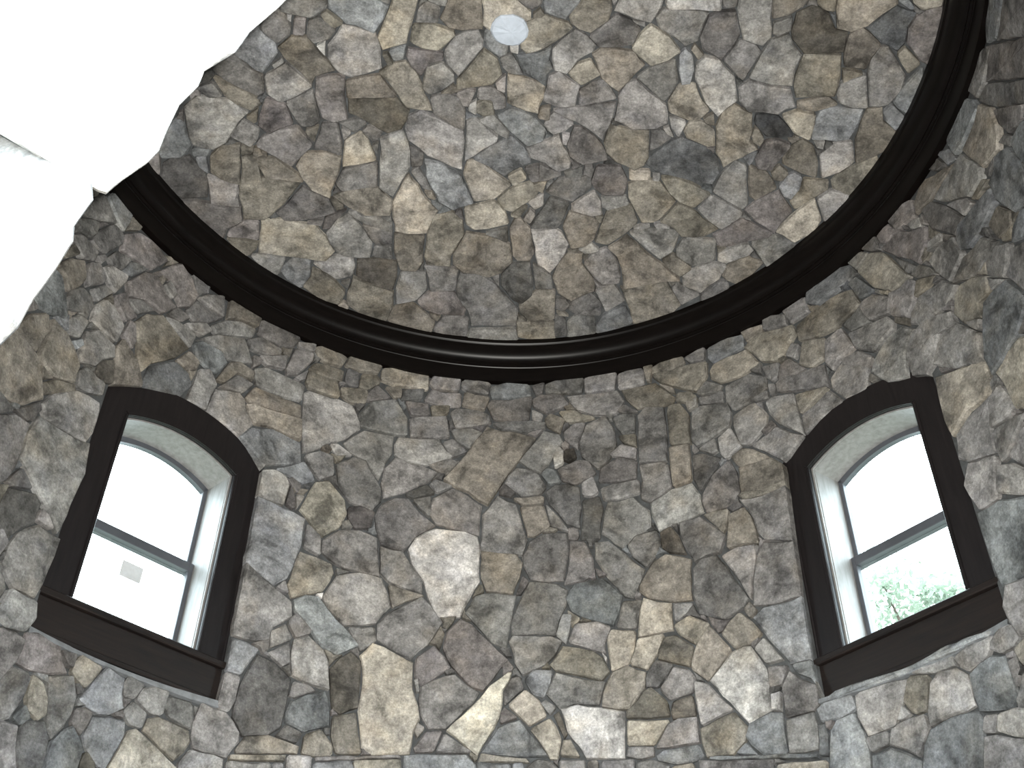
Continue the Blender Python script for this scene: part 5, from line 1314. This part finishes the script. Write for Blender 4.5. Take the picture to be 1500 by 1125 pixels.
def rough_outline(pts, step=0.10, amp=0.055):
    """split long edges and jitter them, cut the sharpest corners"""
    out = []
    n = len(pts)
    for i in range(n):
        a, b, c = pts[i - 1], pts[i], pts[(i + 1) % n]
        l1, l2 = math.dist(a, b), math.dist(b, c)
        k1, k2 = min(0.22, 0.009 / max(l1, 1e-4)), min(0.22, 0.009 / max(l2, 1e-4))
        if min(l1, l2) > 0.05 and n < 9:
            out.append((b[0] + (a[0] - b[0]) * k1, b[1] + (a[1] - b[1]) * k1))
            out.append((b[0] + (c[0] - b[0]) * k2, b[1] + (c[1] - b[1]) * k2))
        else:
            out.append(b)
        m = min(2, int(l2 / step) - (1 if n < 9 else 0))
        for j in range(m):
            t = (j + 1) / (m + 1)
            nx, ny = -(c[1] - b[1]) / l2, (c[0] - b[0]) / l2
            off = rng.uniform(-1, 1) * min(amp * l2, 0.009)
            out.append((b[0] + (c[0] - b[0]) * t + nx * off, b[1] + (c[1] - b[1]) * t + ny * off))
    return out

def area2(p):
    return 0.5 * sum(p[i][0] * p[(i + 1) % len(p)][1] - p[(i + 1) % len(p)][0] * p[i][1] for i in range(len(p)))

def stone_geo(pts, place, thick=0.055, proud=0.0):
    """pts: outline in surface coordinates; place(u, v, depth) -> point; returns verts, faces"""
    if area2(pts) < 0:
        pts = pts[::-1]
    o = rough_outline(pts)
    n = len(o)
    cx = sum(p[0] for p in o) / n
    cy = sum(p[1] for p in o) / n
    size = math.sqrt(abs(area2(o)))
    tu, tv = rng.uniform(-1, 1) * 0.035, rng.uniform(-1, 1) * 0.035
    lift = rng.uniform(-0.006, 0.008) + proud
    def h(u, w):
        return -(lift + tu * (u - cx) + tv * (w - cy))
    V = []
    for u, w in o:
        V.append(place(u, w, thick))
    for u, w in o:
        V.append(place(u, w, h(u, w) + min(0.008, 0.05 * size) * rng.uniform(0.6, 1.6)))
    ins = min(0.009, 0.08 * size)
    for u, w in o:
        d = math.hypot(u - cx, w - cy) or 1e-4
        k = max(0.0, 1 - ins * rng.uniform(0.7, 1.5) / d)
        uu, ww = cx + (u - cx) * k, cy + (w - cy) * k
        V.append(place(uu, ww, h(uu, ww) - rng.uniform(0, 0.004)))
    V.append(place(cx, cy, h(cx, cy) - rng.uniform(0.0, 0.05) * size))
    F = []
    for i in range(n):
        j = (i + 1) % n
        F.append((i, j, n + j, n + i))
        F.append((n + i, n + j, 2 * n + j, 2 * n + i))
        F.append((2 * n + i, 2 * n + j, 3 * n))
    return V, F

def face_room(V, F, inward):
    """flip the winding when the top face looks away from the room"""
    a, b, c = (Vector(V[k]) for k in F[2])
    if (b - a).cross(c - a).dot(inward) < 0:
        F = [tuple(reversed(f)) for f in F]
    return F

def paint(me, tones):
    at = me.color_attributes.new('tone', 'FLOAT_COLOR', 'POINT')
    flat = []
    for t in tones:
        flat += t
    at.data.foreach_set('color', flat)

def add_stone(parent, V, F, tone, name='stone'):
    c = sum((Vector(v) for v in V), Vector()) / len(V)
    me = mesh(name, [Vector(v) - c for v in V], F)
    paint(me, [tone] * len(V))
    o = link(name, me, M_STONE, parent)
    o.location = c
    return o

def place_wall(u, w, d):
    return P_wall(u, w, d)

def place_dome(u, w, d):
    return P_dome(u, w, d)

chips = {k: ([], [], []) for k in ('left', 'back', 'right', 'ceiling')}
def add_chip(key, V, F, tone):
    vs_, fs, ts = chips[key]
    k = len(vs_)
    vs_ += V
    fs += [tuple(k + i for i in f) for f in F]
    ts += [tone] * len(V)

occupied = {'W': [], 'C': []}
for line in STONES.strip().split('\n'):
    head, *pts = line.split()
    pts = [tuple(float(c) / 1000 for c in p.split(',')) for p in pts]
    surf = head[0]
    us, vs2 = [p[0] for p in pts], [p[1] for p in pts]
    occupied[surf].append((min(us), max(us), min(vs2), max(vs2), pts))
    a = abs(area2(pts))
    place = place_wall if surf == 'W' else place_dome
    V, F = stone_geo(pts, place)
    cu, cw = sum(us) / len(us), sum(vs2) / len(vs2)
    if surf == 'W':
        inward = Vector((-math.sin(cu / R), -math.cos(cu / R), 0))
        key = 'left' if cu / R < S1 else ('back' if cu / R < S2 else 'right')
        parent = WALLS[key]
    else:
        inward = Vector((0, 0, -1))
        key, parent = 'ceiling', CEIL
    F = face_room(V, F, inward)
    tone = tone_of(head[1:])
    if a < 0.0045:
        add_chip(key, V, F, tone)
    else:
        add_stone(parent, V, F, tone)

# the same masonry goes on beyond what the photograph shows
def in_poly(p, x, y):
    r = False
    for i in range(len(p)):
        (ax, ay), (bx, by) = p[i - 1], p[i]
        if (ay > y) != (by > y) and x < (bx - ax) * (y - ay) / (by - ay) + ax:
            r = not r
    return r

def taken(surf, x, y, m=0.0):
    for u0, u1, v0, v1, p in occupied[surf]:
        if u0 - m < x < u1 + m and v0 - m < y < v1 + m and (m or in_poly(p, x, y)):
            return True
    return False

def cell_fill(surf, u0, u1, v0, v1, step, allowed, key_of):
    fresh = []
    nu, nv = int((u1 - u0) / step), int((v1 - v0) / step)
    g = {}
    for i in range(-1, nu + 1):
        for j in range(-1, nv + 1):
            g[i, j] = (u0 + (i + 0.5 + (0.5 if j % 2 else 0) * 0.7 + rng.uniform(-0.36, 0.36)) * step,
                       v0 + (j + 0.5 + rng.uniform(-0.36, 0.36)) * step)
    for (i, j), c in g.items():
        if not allowed(*c) or taken(surf, *c):
            continue
        poly = [(c[0] - step, c[1] - step), (c[0] + step, c[1] - step), (c[0] + step, c[1] + step), (c[0] - step, c[1] + step)]
        for di in (-2, -1, 0, 1, 2):
            for dj in (-2, -1, 0, 1, 2):
                o = g.get((i + di, j + dj))
                if o is None or (di == 0 and dj == 0):
                    continue
                mx, my = (c[0] + o[0]) / 2, (c[1] + o[1]) / 2
                nx, ny = o[0] - c[0], o[1] - c[1]
                L = math.hypot(nx, ny)
                nx, ny = nx / L, ny / L
                mx, my = mx - nx * 0.007, my - ny * 0.007
                new = []
                for k in range(len(poly)):
                    a, b = poly[k - 1], poly[k]
                    da = (a[0] - mx) * nx + (a[1] - my) * ny
                    db = (b[0] - mx) * nx + (b[1] - my) * ny
                    if (da <= 0) != (db <= 0):
                        t = da / (da - db)
                        new.append((a[0] + (b[0] - a[0]) * t, a[1] + (b[1] - a[1]) * t))
                    if db <= 0:
                        new.append(b)
                poly = new
                if len(poly) < 3:
                    break
            if len(poly) < 3:
                break
        if len(poly) < 3 or not all(allowed(*p) and not taken(surf, *p) for p in poly):
            continue
        if any(taken(surf, c[0] + (p[0] - c[0]) * 0.6, c[1] + (p[1] - c[1]) * 0.6) for p in poly):
            continue
        fresh.append((min(p[0] for p in poly), max(p[0] for p in poly), min(p[1] for p in poly), max(p[1] for p in poly), poly))
        V, F = stone_geo(poly, place_wall if surf == 'W' else place_dome)
        inward = Vector((-math.sin(c[0] / R), -math.cos(c[0] / R), 0)) if surf == 'W' else Vector((0, 0, -1))
        F = face_room(V, F, inward)
        add_chip(key_of(*c), V, F, tone_of(rng.choice(['4n', '5n', '5n', '5w', '6n', '4r', '5c', '6w', '4w'])))
    occupied[surf] += fresh

def wall_ok(u, z):
    th = u / R
    for a, _ in WIN:
        s = R * math.sin(th - a)
        if abs(th - a) < 0.5 and abs(s) < W_OUT + 0.02 and Z_APR - 0.03 < z - ZC < Z_SO + RISE_O + 0.04:
            return False
    return 0.6 < z < ZC + 2.0 * R

side_of = lambda u, z: 'left' if u / R < S1 else ('back' if u / R < S2 else 'right')
dome_ok = lambda x, y: 0.12 < math.hypot(x, y) < 0.985 * R
for step in (0.27, 0.15, 0.09):
    cell_fill('W', -2.0 * R, 2.0 * R, 0.6, ZC + 2.0 * R, step, wall_ok, side_of)
    cell_fill('C', -R, R, -R, R, step, dome_ok, lambda x, y: 'ceiling')

for key, (vs_, fs, ts) in chips.items():
    if not vs_:
        continue
    me = mesh('filler_stones', vs_, fs)
    paint(me, ts)
    o = link('filler_stones', me, M_STONE, CEIL if key == 'ceiling' else WALLS[key])
    o['kind'] = 'stuff'

# ------------------------------------------------------------------ dark ring cornice
def lathe(name, prof, mat, parent, n=160, smooth=True):
    verts, faces = [], []
    m = len(prof)
    for i in range(n):
        t = 2 * math.pi * i / n
        wob = 0.004 * math.sin(3 * t + 0.6) + 0.003 * math.sin(7 * t)
        for r, z in prof:
            verts.append(((r + wob) * math.sin(t), (r + wob) * math.cos(t), z))
    for i in range(n):
        for j in range(m):
            a, b = i * m + j, i * m + (j + 1) % m
            c, d = ((i + 1) % n) * m + (j + 1) % m, ((i + 1) % n) * m + j
            faces.append((a, b, c, d))
    me = mesh(name, verts, faces)
    recalc(me)
    if smooth:
        me.polygons.foreach_set('use_smooth', [True] * len(me.polygons))
        me.set_sharp_from_angle(angle=math.radians(32))
    return link(name, me, mat, parent)

ring = bpy.data.objects.new('trim_1', None)
COL.objects.link(ring)
ring.location = (0, 0, ZC + 1.9787 * R)
tag(ring, 'black stained wooden ring cornice between stone wall and domed ceiling', 'cornice', 'structure')
RW = R + 0.02
lathe('fascia', [(RW, 0.0), (R - 0.022, 0.0), (R - 0.026, 0.012), (R - 0.030, 0.105), (R - 0.034, 0.110), (R - 0.034, 0.120), (RW, 0.13)], M_CORNICE, ring)
cove = [(R - 0.034, 0.118), (R - 0.046, 0.122), (R - 0.047, 0.134)]
cove += [(R - 0.047 - 0.062 * math.sin(t), 0.136 + 0.105 * (1 - math.cos(t))) for t in [math.pi / 2 * i / 12 for i in range(1, 13)]]
cove += [(R - 0.1125, 0.246), (R - 0.1178, 0.252), (R - 0.1178, 0.2896), (RW, 0.30)]
lathe('crown_moulding', cove, M_CORNICE, ring)

# ------------------------------------------------------------------ windows
def window(n, az, dz):
    root = bpy.data.objects.new('window_%d' % n, None)
    COL.objects.link(root)
    root.location = (R * math.sin(az), R * math.cos(az), ZC + Z_APR)
    root.rotation_euler = (0, 0, -az)
    z = lambda h: h - Z_APR
    # apron and sill
    ap = box('apron', -W_APR, W_APR, -0.004, 0.05, 0, z(Z_SILL0), M_SILL, root, 0.004)
    box('apron_bead', -W_APR, W_APR, -0.012, 0.02, 0.0, 0.022, M_SILL, ap, 0.004)
    box('sill', -W_SILL, W_SILL, -0.030, 0.02, z(Z_SILL0), z(Z_SILL1), M_SILL, root, 0.006)
    box('sill_board', -W_IN, W_IN, 0.015, 0.088 * R + 0.09, z(Z_SILL0), z(Z_SILL1) - 0.004, M_SILL, root, 0)
    # casings
    for s in (-1, 1):
        poly = [(s * W_IN, z(Z_SILL1)), (s * W_OUT, z(Z_SILL1)), (s * W_OUT, z(Z_SO + dz)), (s * W_IN, z(Z_SI))]
        c = prism('side_casing', poly, 0.0, 0.045, M_CASING, root, 0)
        box('inner_bead', *sorted((s * (W_IN + 0.002), s * (W_IN + 0.020))), -0.009, 0.01, z(Z_SILL1), z(Z_SI) + 0.004, M_CASING, c, 0.004)
        box('back_band', *sorted((s * (W_OUT - 0.020), s * (W_OUT + 0.002))), -0.006, 0.02, z(Z_SILL1), z(Z_SO + dz) - 0.03, M_CASING, c, 0.004)
    ai, ao = arc(W_IN, z(Z_SI), RISE_I), arc(W_OUT, z(Z_SO + dz), RISE_O)
    hc = band('head_casing', ai, ao, 0.0, 0.045, M_CASING, root)
    def off(a, d):
        return [(x * (1 + d / W_IN), zz + d) for x, zz in a]
    band('inner_bead', off(ai, 0.002), off(ai, 0.020), -0.009, 0.01, M_CASING, hc)
    band('back_band', [(x * 0.965, zz - 0.022) for x, zz in ao], [(x, zz + 0.002) for x, zz in ao], 0.003, 0.02, M_CASING, hc)
    # jambs
    yd = 0.088 * R
    for s in (-1, 1):
        j = box('side_jamb', *sorted((s * W_IN, s * (W_IN + 0.018))), 0.02, yd + 0.09, z(Z_SILL0), z(Z_SI) + 0.01, M_JAMB, root, 0)
        box('jamb_stop', *sorted((s * (W_IN - 0.009), s * (W_IN + 0.002))), 0.022, 0.034, z(Z_SILL1), z(Z_SI), M_JAMB, j, 0.002)
        box('jamb_stop', *sorted((s * (W_IN - 0.006), s * (W_IN + 0.002))), 0.042, 0.050, z(Z_SILL1), z(Z_SI), M_JAMB, j, 0.002)
    hj = band('head_jamb', ai, [(x * 1.04, zz + 0.018) for x, zz in ai], 0.02, yd + 0.09, M_JAMB, root)
    band('jamb_stop', [(x * 0.985, zz - 0.008) for x, zz in ai], [(x, zz + 0.001) for x, zz in ai], 0.022, 0.034, M_JAMB, hj)
    # sashes: lower in front, upper behind
    zr0, zr1 = z(1.240 * R), z(1.262 * R)
    st = 0.026
    zb = z(Z_SILL1) - 0.004
    xi = W_IN - st
    lo = bpy.data.objects.new('lower_sash', None)
    COL.objects.link(lo); lo.parent = root
    upn = bpy.data.objects.new('upper_sash', None)
    COL.objects.link(upn); upn.parent = root
    y0, y1 = yd, yd + 0.036
    for s in (-1, 1):
        box('stile', *sorted((s * W_IN, s * xi)), y0, y1, zb, zr1, M_SASH, lo, 0.003)
        box('stile', *sorted((s * W_IN, s * xi)), y1, y1 + 0.036, zr0, z(Z_SI) + 0.004, M_SASH, upn, 0.003)
    box('bottom_rail', -xi, xi, y0, y1, zb, zb + 0.07, M_SASH, lo, 0.003)
    box('meeting_rail', -xi, xi, y0, y1, zr0, zr1, M_SASH, lo, 0.003)
    box('meeting_rail', -xi, xi, y1, y1 + 0.036, zr0, zr1, M_SASH, upn, 0.003)
    band('top_rail', [(x * xi / W_IN, zz - st * 1.1) for x, zz in ai], ai, y1, y1 + 0.036, M_SASH, upn)
    box('pane', -xi - 0.004, xi + 0.004, y0 + 0.016, y0 + 0.020, zb + 0.05, zr0 + 0.01, M_GLASS, lo, 0)
    top = [(x * 0.95, zz - 0.010) for x, zz in ai]
    prism('pane', [(-W_IN + 0.014, zr1 - 0.01), (W_IN - 0.014, zr1 - 0.01)] + top[::-1], y1 + 0.016, y1 + 0.020, M_GLASS, upn, 0)
    return root, lo

w1, lo1 = window(1, *WIN[0])
tag(w1, 'arched sash window in dark casing with a paper sticker on its lower pane', 'window', 'structure')
w2, lo2 = window(2, *WIN[1])
tag(w2, 'arched sash window in dark casing with tree foliage showing through it', 'window', 'structure')
sx, sz = 0.005 * R, (1.180 - 0.920) * R
st_ = prism('sticker', [(sx - 0.062, sz - 0.045), (sx + 0.062, sz - 0.045), (sx + 0.062, sz + 0.045), (sx - 0.062, sz + 0.045)],
            0.088 * R + 0.0135, 0.088 * R + 0.0150, M_STICKER, lo1, 0)
st_['label'] = 'pale grey paper sticker'

def mortar_fillet(az, wall):
    verts, faces = [], []
    n = 26
    for i in range(n + 1):
        s = -W_APR + 2 * W_APR * i / n
        th = az + math.asin(s / R)
        nrm = Vector((math.sin(az), math.cos(az), 0))
        lo_ = 0.030 + 0.006 * math.sin(5 * s + az) + rng.uniform(-0.003, 0.003)
        p = Vector((R * math.sin(th), R * math.cos(th), ZC + Z_APR))
        b = (Vector((R * math.sin(th), R * math.cos(th), 0)) - nrm * R).dot(nrm)
        verts += [p + Vector((0, 0, -lo_)) + nrm * 0.03, p + Vector((0, 0, -lo_ + 0.004)) + nrm * 0.004,
                  p + Vector((0, 0, 0.002)) + nrm * 0.010, p + nrm * (0.012 - b)]
    for i in range(n):
        for k in range(3):
            faces.append((4 * i + k, 4 * i + 4 + k, 4 * i + 5 + k, 4 * i + 1 + k))
    me = mesh('mortar_fillet', verts, faces)
    o = link('mortar_fillet', recalc(me), M_FILLET, wall)
mortar_fillet(WIN[0][0], WALLS['left'])
mortar_fillet(WIN[1][0], WALLS['right'])

# ------------------------------------------------------------------ plug at the crown of the dome
def plug():
    V, F = [], []
    n = 18
    z0 = dome_z(0)
    prof = [(1.0, 0.03), (1.0, -0.012), (0.90, -0.022), (0.55, -0.027)]
    rad = [0.098 * (1 + 0.06 * math.sin(2 * t + 1) + rng.uniform(-0.035, 0.03)) for t in [2 * math.pi * i / n for i in range(n)]]
    for k, (f, d) in enumerate(prof):
        for i in range(n):
            t = 2 * math.pi * i / n
            V.append((rad[i] * f * math.cos(t), rad[i] * f * math.sin(t), d + rng.uniform(-0.003, 0.003) * (k > 1)))
    V.append((0.01, 0.0, -0.030))
    for k in range(3):
        for i in range(n):
            j = (i + 1) % n
            F.append((k * n + i, k * n + j, (k + 1) * n + j, (k + 1) * n + i))
    for i in range(n):
        F.append((3 * n + i, 3 * n + (i + 1) % n, 4 * n))
    me = mesh('ceiling_plug', V, F)
    recalc(me)
    o = link('ceiling_plug', me, M_PLUG)
    o.location = (0, 0, z0)
    tag(o, 'pale blue-white round plaster plug at the crown of the stone dome', 'plug')
plug()

# ------------------------------------------------------------------ near arch edge beside the photographer
YF = CAM.y + 0.97            # the edge of the opening in the tower wall
AK = 0.97 / 0.62
def wall_front():
    inner = [(-0.80, -1.6), (-0.80, 0.47), (-0.78, 1.02), (-0.73, 1.30), (-0.68, 1.55), (-0.60, 1.80), (-0.50, 2.05), (-0.30, 2.35),
             (0.1, 2.60), (0.6, 2.60), (1.0, 2.40), (1.25, 2.0), (1.32, 1.4), (1.34, 0.4), (1.34, -1.6)]
    outer = [(-3.0, -1.6), (-3.0, 0.25), (-3.0, 0.8), (-3.0, 1.4), (-3.0, 2.0), (-3.0, 2.6), (-2.0, 3.2), (-1.0, 3.2), (0.2, 3.2),
             (1.2, 3.2), (2.2, 3.2), (3.0, 2.6), (3.0, 1.4), (3.0, 0.4), (3.0, -1.6)]
    inner = [(CAM.x + x, CAM.z + z) for x, z in inner]
    outer = [(CAM.x + x, CAM.z + z) for x, z in outer]
    o = band('wall_front', inner, outer, YF + 0.06, YF + 0.14, M_MORTAR, None)
    return tag(o, 'thick entrance wall with a rough stone arch seen close up', 'wall', 'structure')
WF = wall_front()

def arch_stone(poly, mid, tone, thick=0.12, proud=0.0, seed=0, tilt=0.0):
    """poly: outline (x, z) around the eye in the plane of the arch; chunky block undercut at the back"""
    r = random.Random(seed)
    poly = [(x * AK, z * AK) for x, z in poly]
    n = len(poly)
    cx = sum(p[0] for p in poly) / n
    cz = sum(p[1] for p in poly) / n
    V, F = [], []
    rings = [(0.985, 0.055), (1.0, 0.018), (0.985, 0.004), (0.90, -0.006), (0.62, -0.016)]
    for f, d in [(0.97, thick)] + rings:
        for x, z in poly:
            xx, zz = cx + (x - cx) * f, cz + (z - cz) * f
            dd = d - proud - tilt * (xx - cx) + r.uniform(-0.004, 0.004)
            k = (0.97 + dd) / 0.97              # splayed reveal: deeper means wider
            V.append(Vector((CAM.x + xx * k, YF + dd, CAM.z + zz * k)))
    V.append(Vector((CAM.x + cx, YF - 0.02 - proud, CAM.z + cz)))
    m = len(rings) + 1
    for k in range(m - 1):
        for i in range(n):
            j = (i + 1) % n
            F.append((k * n + i, k * n + j, (k + 1) * n + j, (k + 1) * n + i))
    for i in range(n):
        F.append(((m - 1) * n + i, (m - 1) * n + (i + 1) % n, m * n))
    a, b, c = (V[q] for q in F[-1])
    if (b - a).cross(c - a).y > 0:
        F = [tuple(reversed(f)) for f in F]
    return add_stone(WF, V, F, tone)

UPPER = [(-0.478, 0.801), (-0.422, 0.761), (-0.368, 0.723), (-0.360, 0.720), (-0.351, 0.738), (-0.334, 0.763), (-0.327, 0.780),
         (-0.326, 0.813), (-0.323, 0.850), (-0.311, 0.881), (-0.310, 0.906), (-0.285, 0.940), (-0.277, 0.976), (-0.256, 1.020),
         (-0.240, 1.060), (-0.225, 1.100), (-0.33, 1.20), (-0.47, 1.22), (-0.60, 1.12), (-0.63, 0.95), (-0.58, 0.85)]
LOWER = [(-0.480, 0.815), (-0.424, 0.775), (-0.376, 0.735), (-0.369, 0.712), (-0.376, 0.678), (-0.372, 0.659), (-0.377, 0.625),
         (-0.385, 0.591), (-0.388, 0.559), (-0.396, 0.541), (-0.400, 0.49), (-0.415, 0.44), (-0.52, 0.42), (-0.62, 0.47),
         (-0.66, 0.60), (-0.62, 0.74), (-0.56, 0.80)]
arch_stone(UPPER, None, (0.30, 0.30, 0.285, 0.31), seed=1)
arch_stone(LOWER, None, (0.11, 0.113, 0.112, 0.72), seed=2, tilt=0.45, proud=-0.03)
MORE = [
    [(-0.42, 0.42), (-0.425, 0.28), (-0.43, 0.12), (-0.44, 0.02), (-0.55, 0.0), (-0.66, 0.05), (-0.67, 0.25), (-0.64, 0.42), (-0.53, 0.405)],
    [(-0.44, 0.0), (-0.435, -0.15), (-0.44, -0.32), (-0.55, -0.36), (-0.70, -0.33), (-0.71, -0.10), (-0.66, 0.02), (-0.55, -0.015)],
    [(-0.215, 1.105), (-0.17, 1.22), (-0.10, 1.33), (-0.16, 1.46), (-0.26, 1.53), (-0.40, 1.44), (-0.42, 1.30), (-0.32, 1.215)],
    [(-0.085, 1.35), (0.02, 1.44), (0.13, 1.49), (0.14, 1.62), (0.10, 1.76), (-0.06, 1.73), (-0.24, 1.55), (-0.15, 1.47)],
    [(0.15, 1.495), (0.28, 1.52), (0.40, 1.50), (0.45, 1.62), (0.46, 1.76), (0.30, 1.80), (0.12, 1.77), (0.16, 1.62)],
    [(0.42, 1.49), (0.53, 1.43), (0.62, 1.34), (0.74, 1.44), (0.83, 1.54), (0.66, 1.68), (0.48, 1.75), (0.47, 1.61)],
    [(0.635, 1.325), (0.72, 1.20), (0.78, 1.06), (0.92, 1.10), (1.05, 1.16), (0.96, 1.38), (0.845, 1.53), (0.75, 1.43)],
    [(0.785, 1.04), (0.82, 0.86), (0.84, 0.68), (0.98, 0.67), (1.12, 0.70), (1.11, 0.95), (1.055, 1.14), (0.92, 1.08)],
    [(0.84, 0.66), (0.85, 0.46), (0.85, 0.28), (1.0, 0.26), (1.14, 0.30), (1.13, 0.50), (1.12, 0.68), (0.98, 0.65)],
]
for i, p in enumerate(MORE):
    arch_stone(p, None, tone_of(rng.choice(['6n', '5n', '6w', '7n'])), seed=10 + i)

# ------------------------------------------------------------------ tree beyond the right-hand window
def tree(base, height, crown_r, label, seed, leaves):
    r = random.Random(seed)
    root = bpy.data.objects.new('tree', None)
    COL.objects.link(root)
    root.location = base
    tag(root, label, 'tree')
    V, F = [], []
    def limb(a, b, ra, rb):
        a, b = Vector(a), Vector(b)
        d = (b - a).normalized()
        s = d.orthogonal().normalized()
        t = d.cross(s)
        k = len(V)
        for p, q in ((a, ra), (b, rb)):
            for i in range(7):
                an = 2 * math.pi * i / 7
                V.append(p + (s * math.cos(an) + t * math.sin(an)) * q)
        for i in range(7):
            j = (i + 1) % 7
            F.append((k + i, k + j, k + 7 + j, k + 7 + i))
    top = height - crown_r * 0.9
    limb((0, 0, 0), (0.1, 0.05, top * 0.55), 0.2, 0.15)
    limb((0.1, 0.05, top * 0.55), (0.0, 0.15, top), 0.15, 0.10)
    clusters = []
    for i in range(26):
        a = r.uniform(0, 6.28)
        e = r.uniform(-0.5, 1.3)
        d = crown_r * r.uniform(0.45, 1.0)
        c = Vector((d * math.cos(a) * math.cos(e), d * math.sin(a) * math.cos(e), top + d * math.sin(e)))
        clusters.append((c, crown_r * r.uniform(0.20, 0.38)))
        limb((0, 0.1, top * r.uniform(0.7, 1.0)), c, 0.045, 0.012)
    link('trunk', recalc(mesh('trunk', V, F)), M_BARK, root)
    V2, F2 = [], []
    for i in range(leaves):
        c, rad = r.choice(clusters)
        d = Vector((r.gauss(0, 1), r.gauss(0, 1), r.gauss(0, 1)))
        p = c + d.normalized() * rad * r.random() ** 0.5
        n = Vector((r.gauss(0, 1), r.gauss(0, 1), r.gauss(0.4, 1))).normalized()
        s = n.orthogonal().normalized()
        t = n.cross(s)
        an = r.uniform(0, 6.28)
        s, t = s * math.cos(an) + t * math.sin(an), t * math.cos(an) - s * math.sin(an)
        L = r.uniform(0.04, 0.075)
        k = len(V2)
        V2 += [p - s * L, p + t * L * 0.45 + n * 0.01, p + s * L, p - t * L * 0.45 + n * 0.01]
        F2.append((k, k + 1, k + 2, k + 3))
    lv = link('foliage', mesh('foliage', V2, F2), M_LEAF, root)
    lv['kind'] = 'stuff'
    return root

az = math.radians(23.5)
D = 13.0
tree((CAM.x + D * math.sin(az), CAM.y + D * math.cos(az), -0.06), 8.3, 1.7, 'leafy green tree outside behind the lower pane of the sash window', 5, 15000)
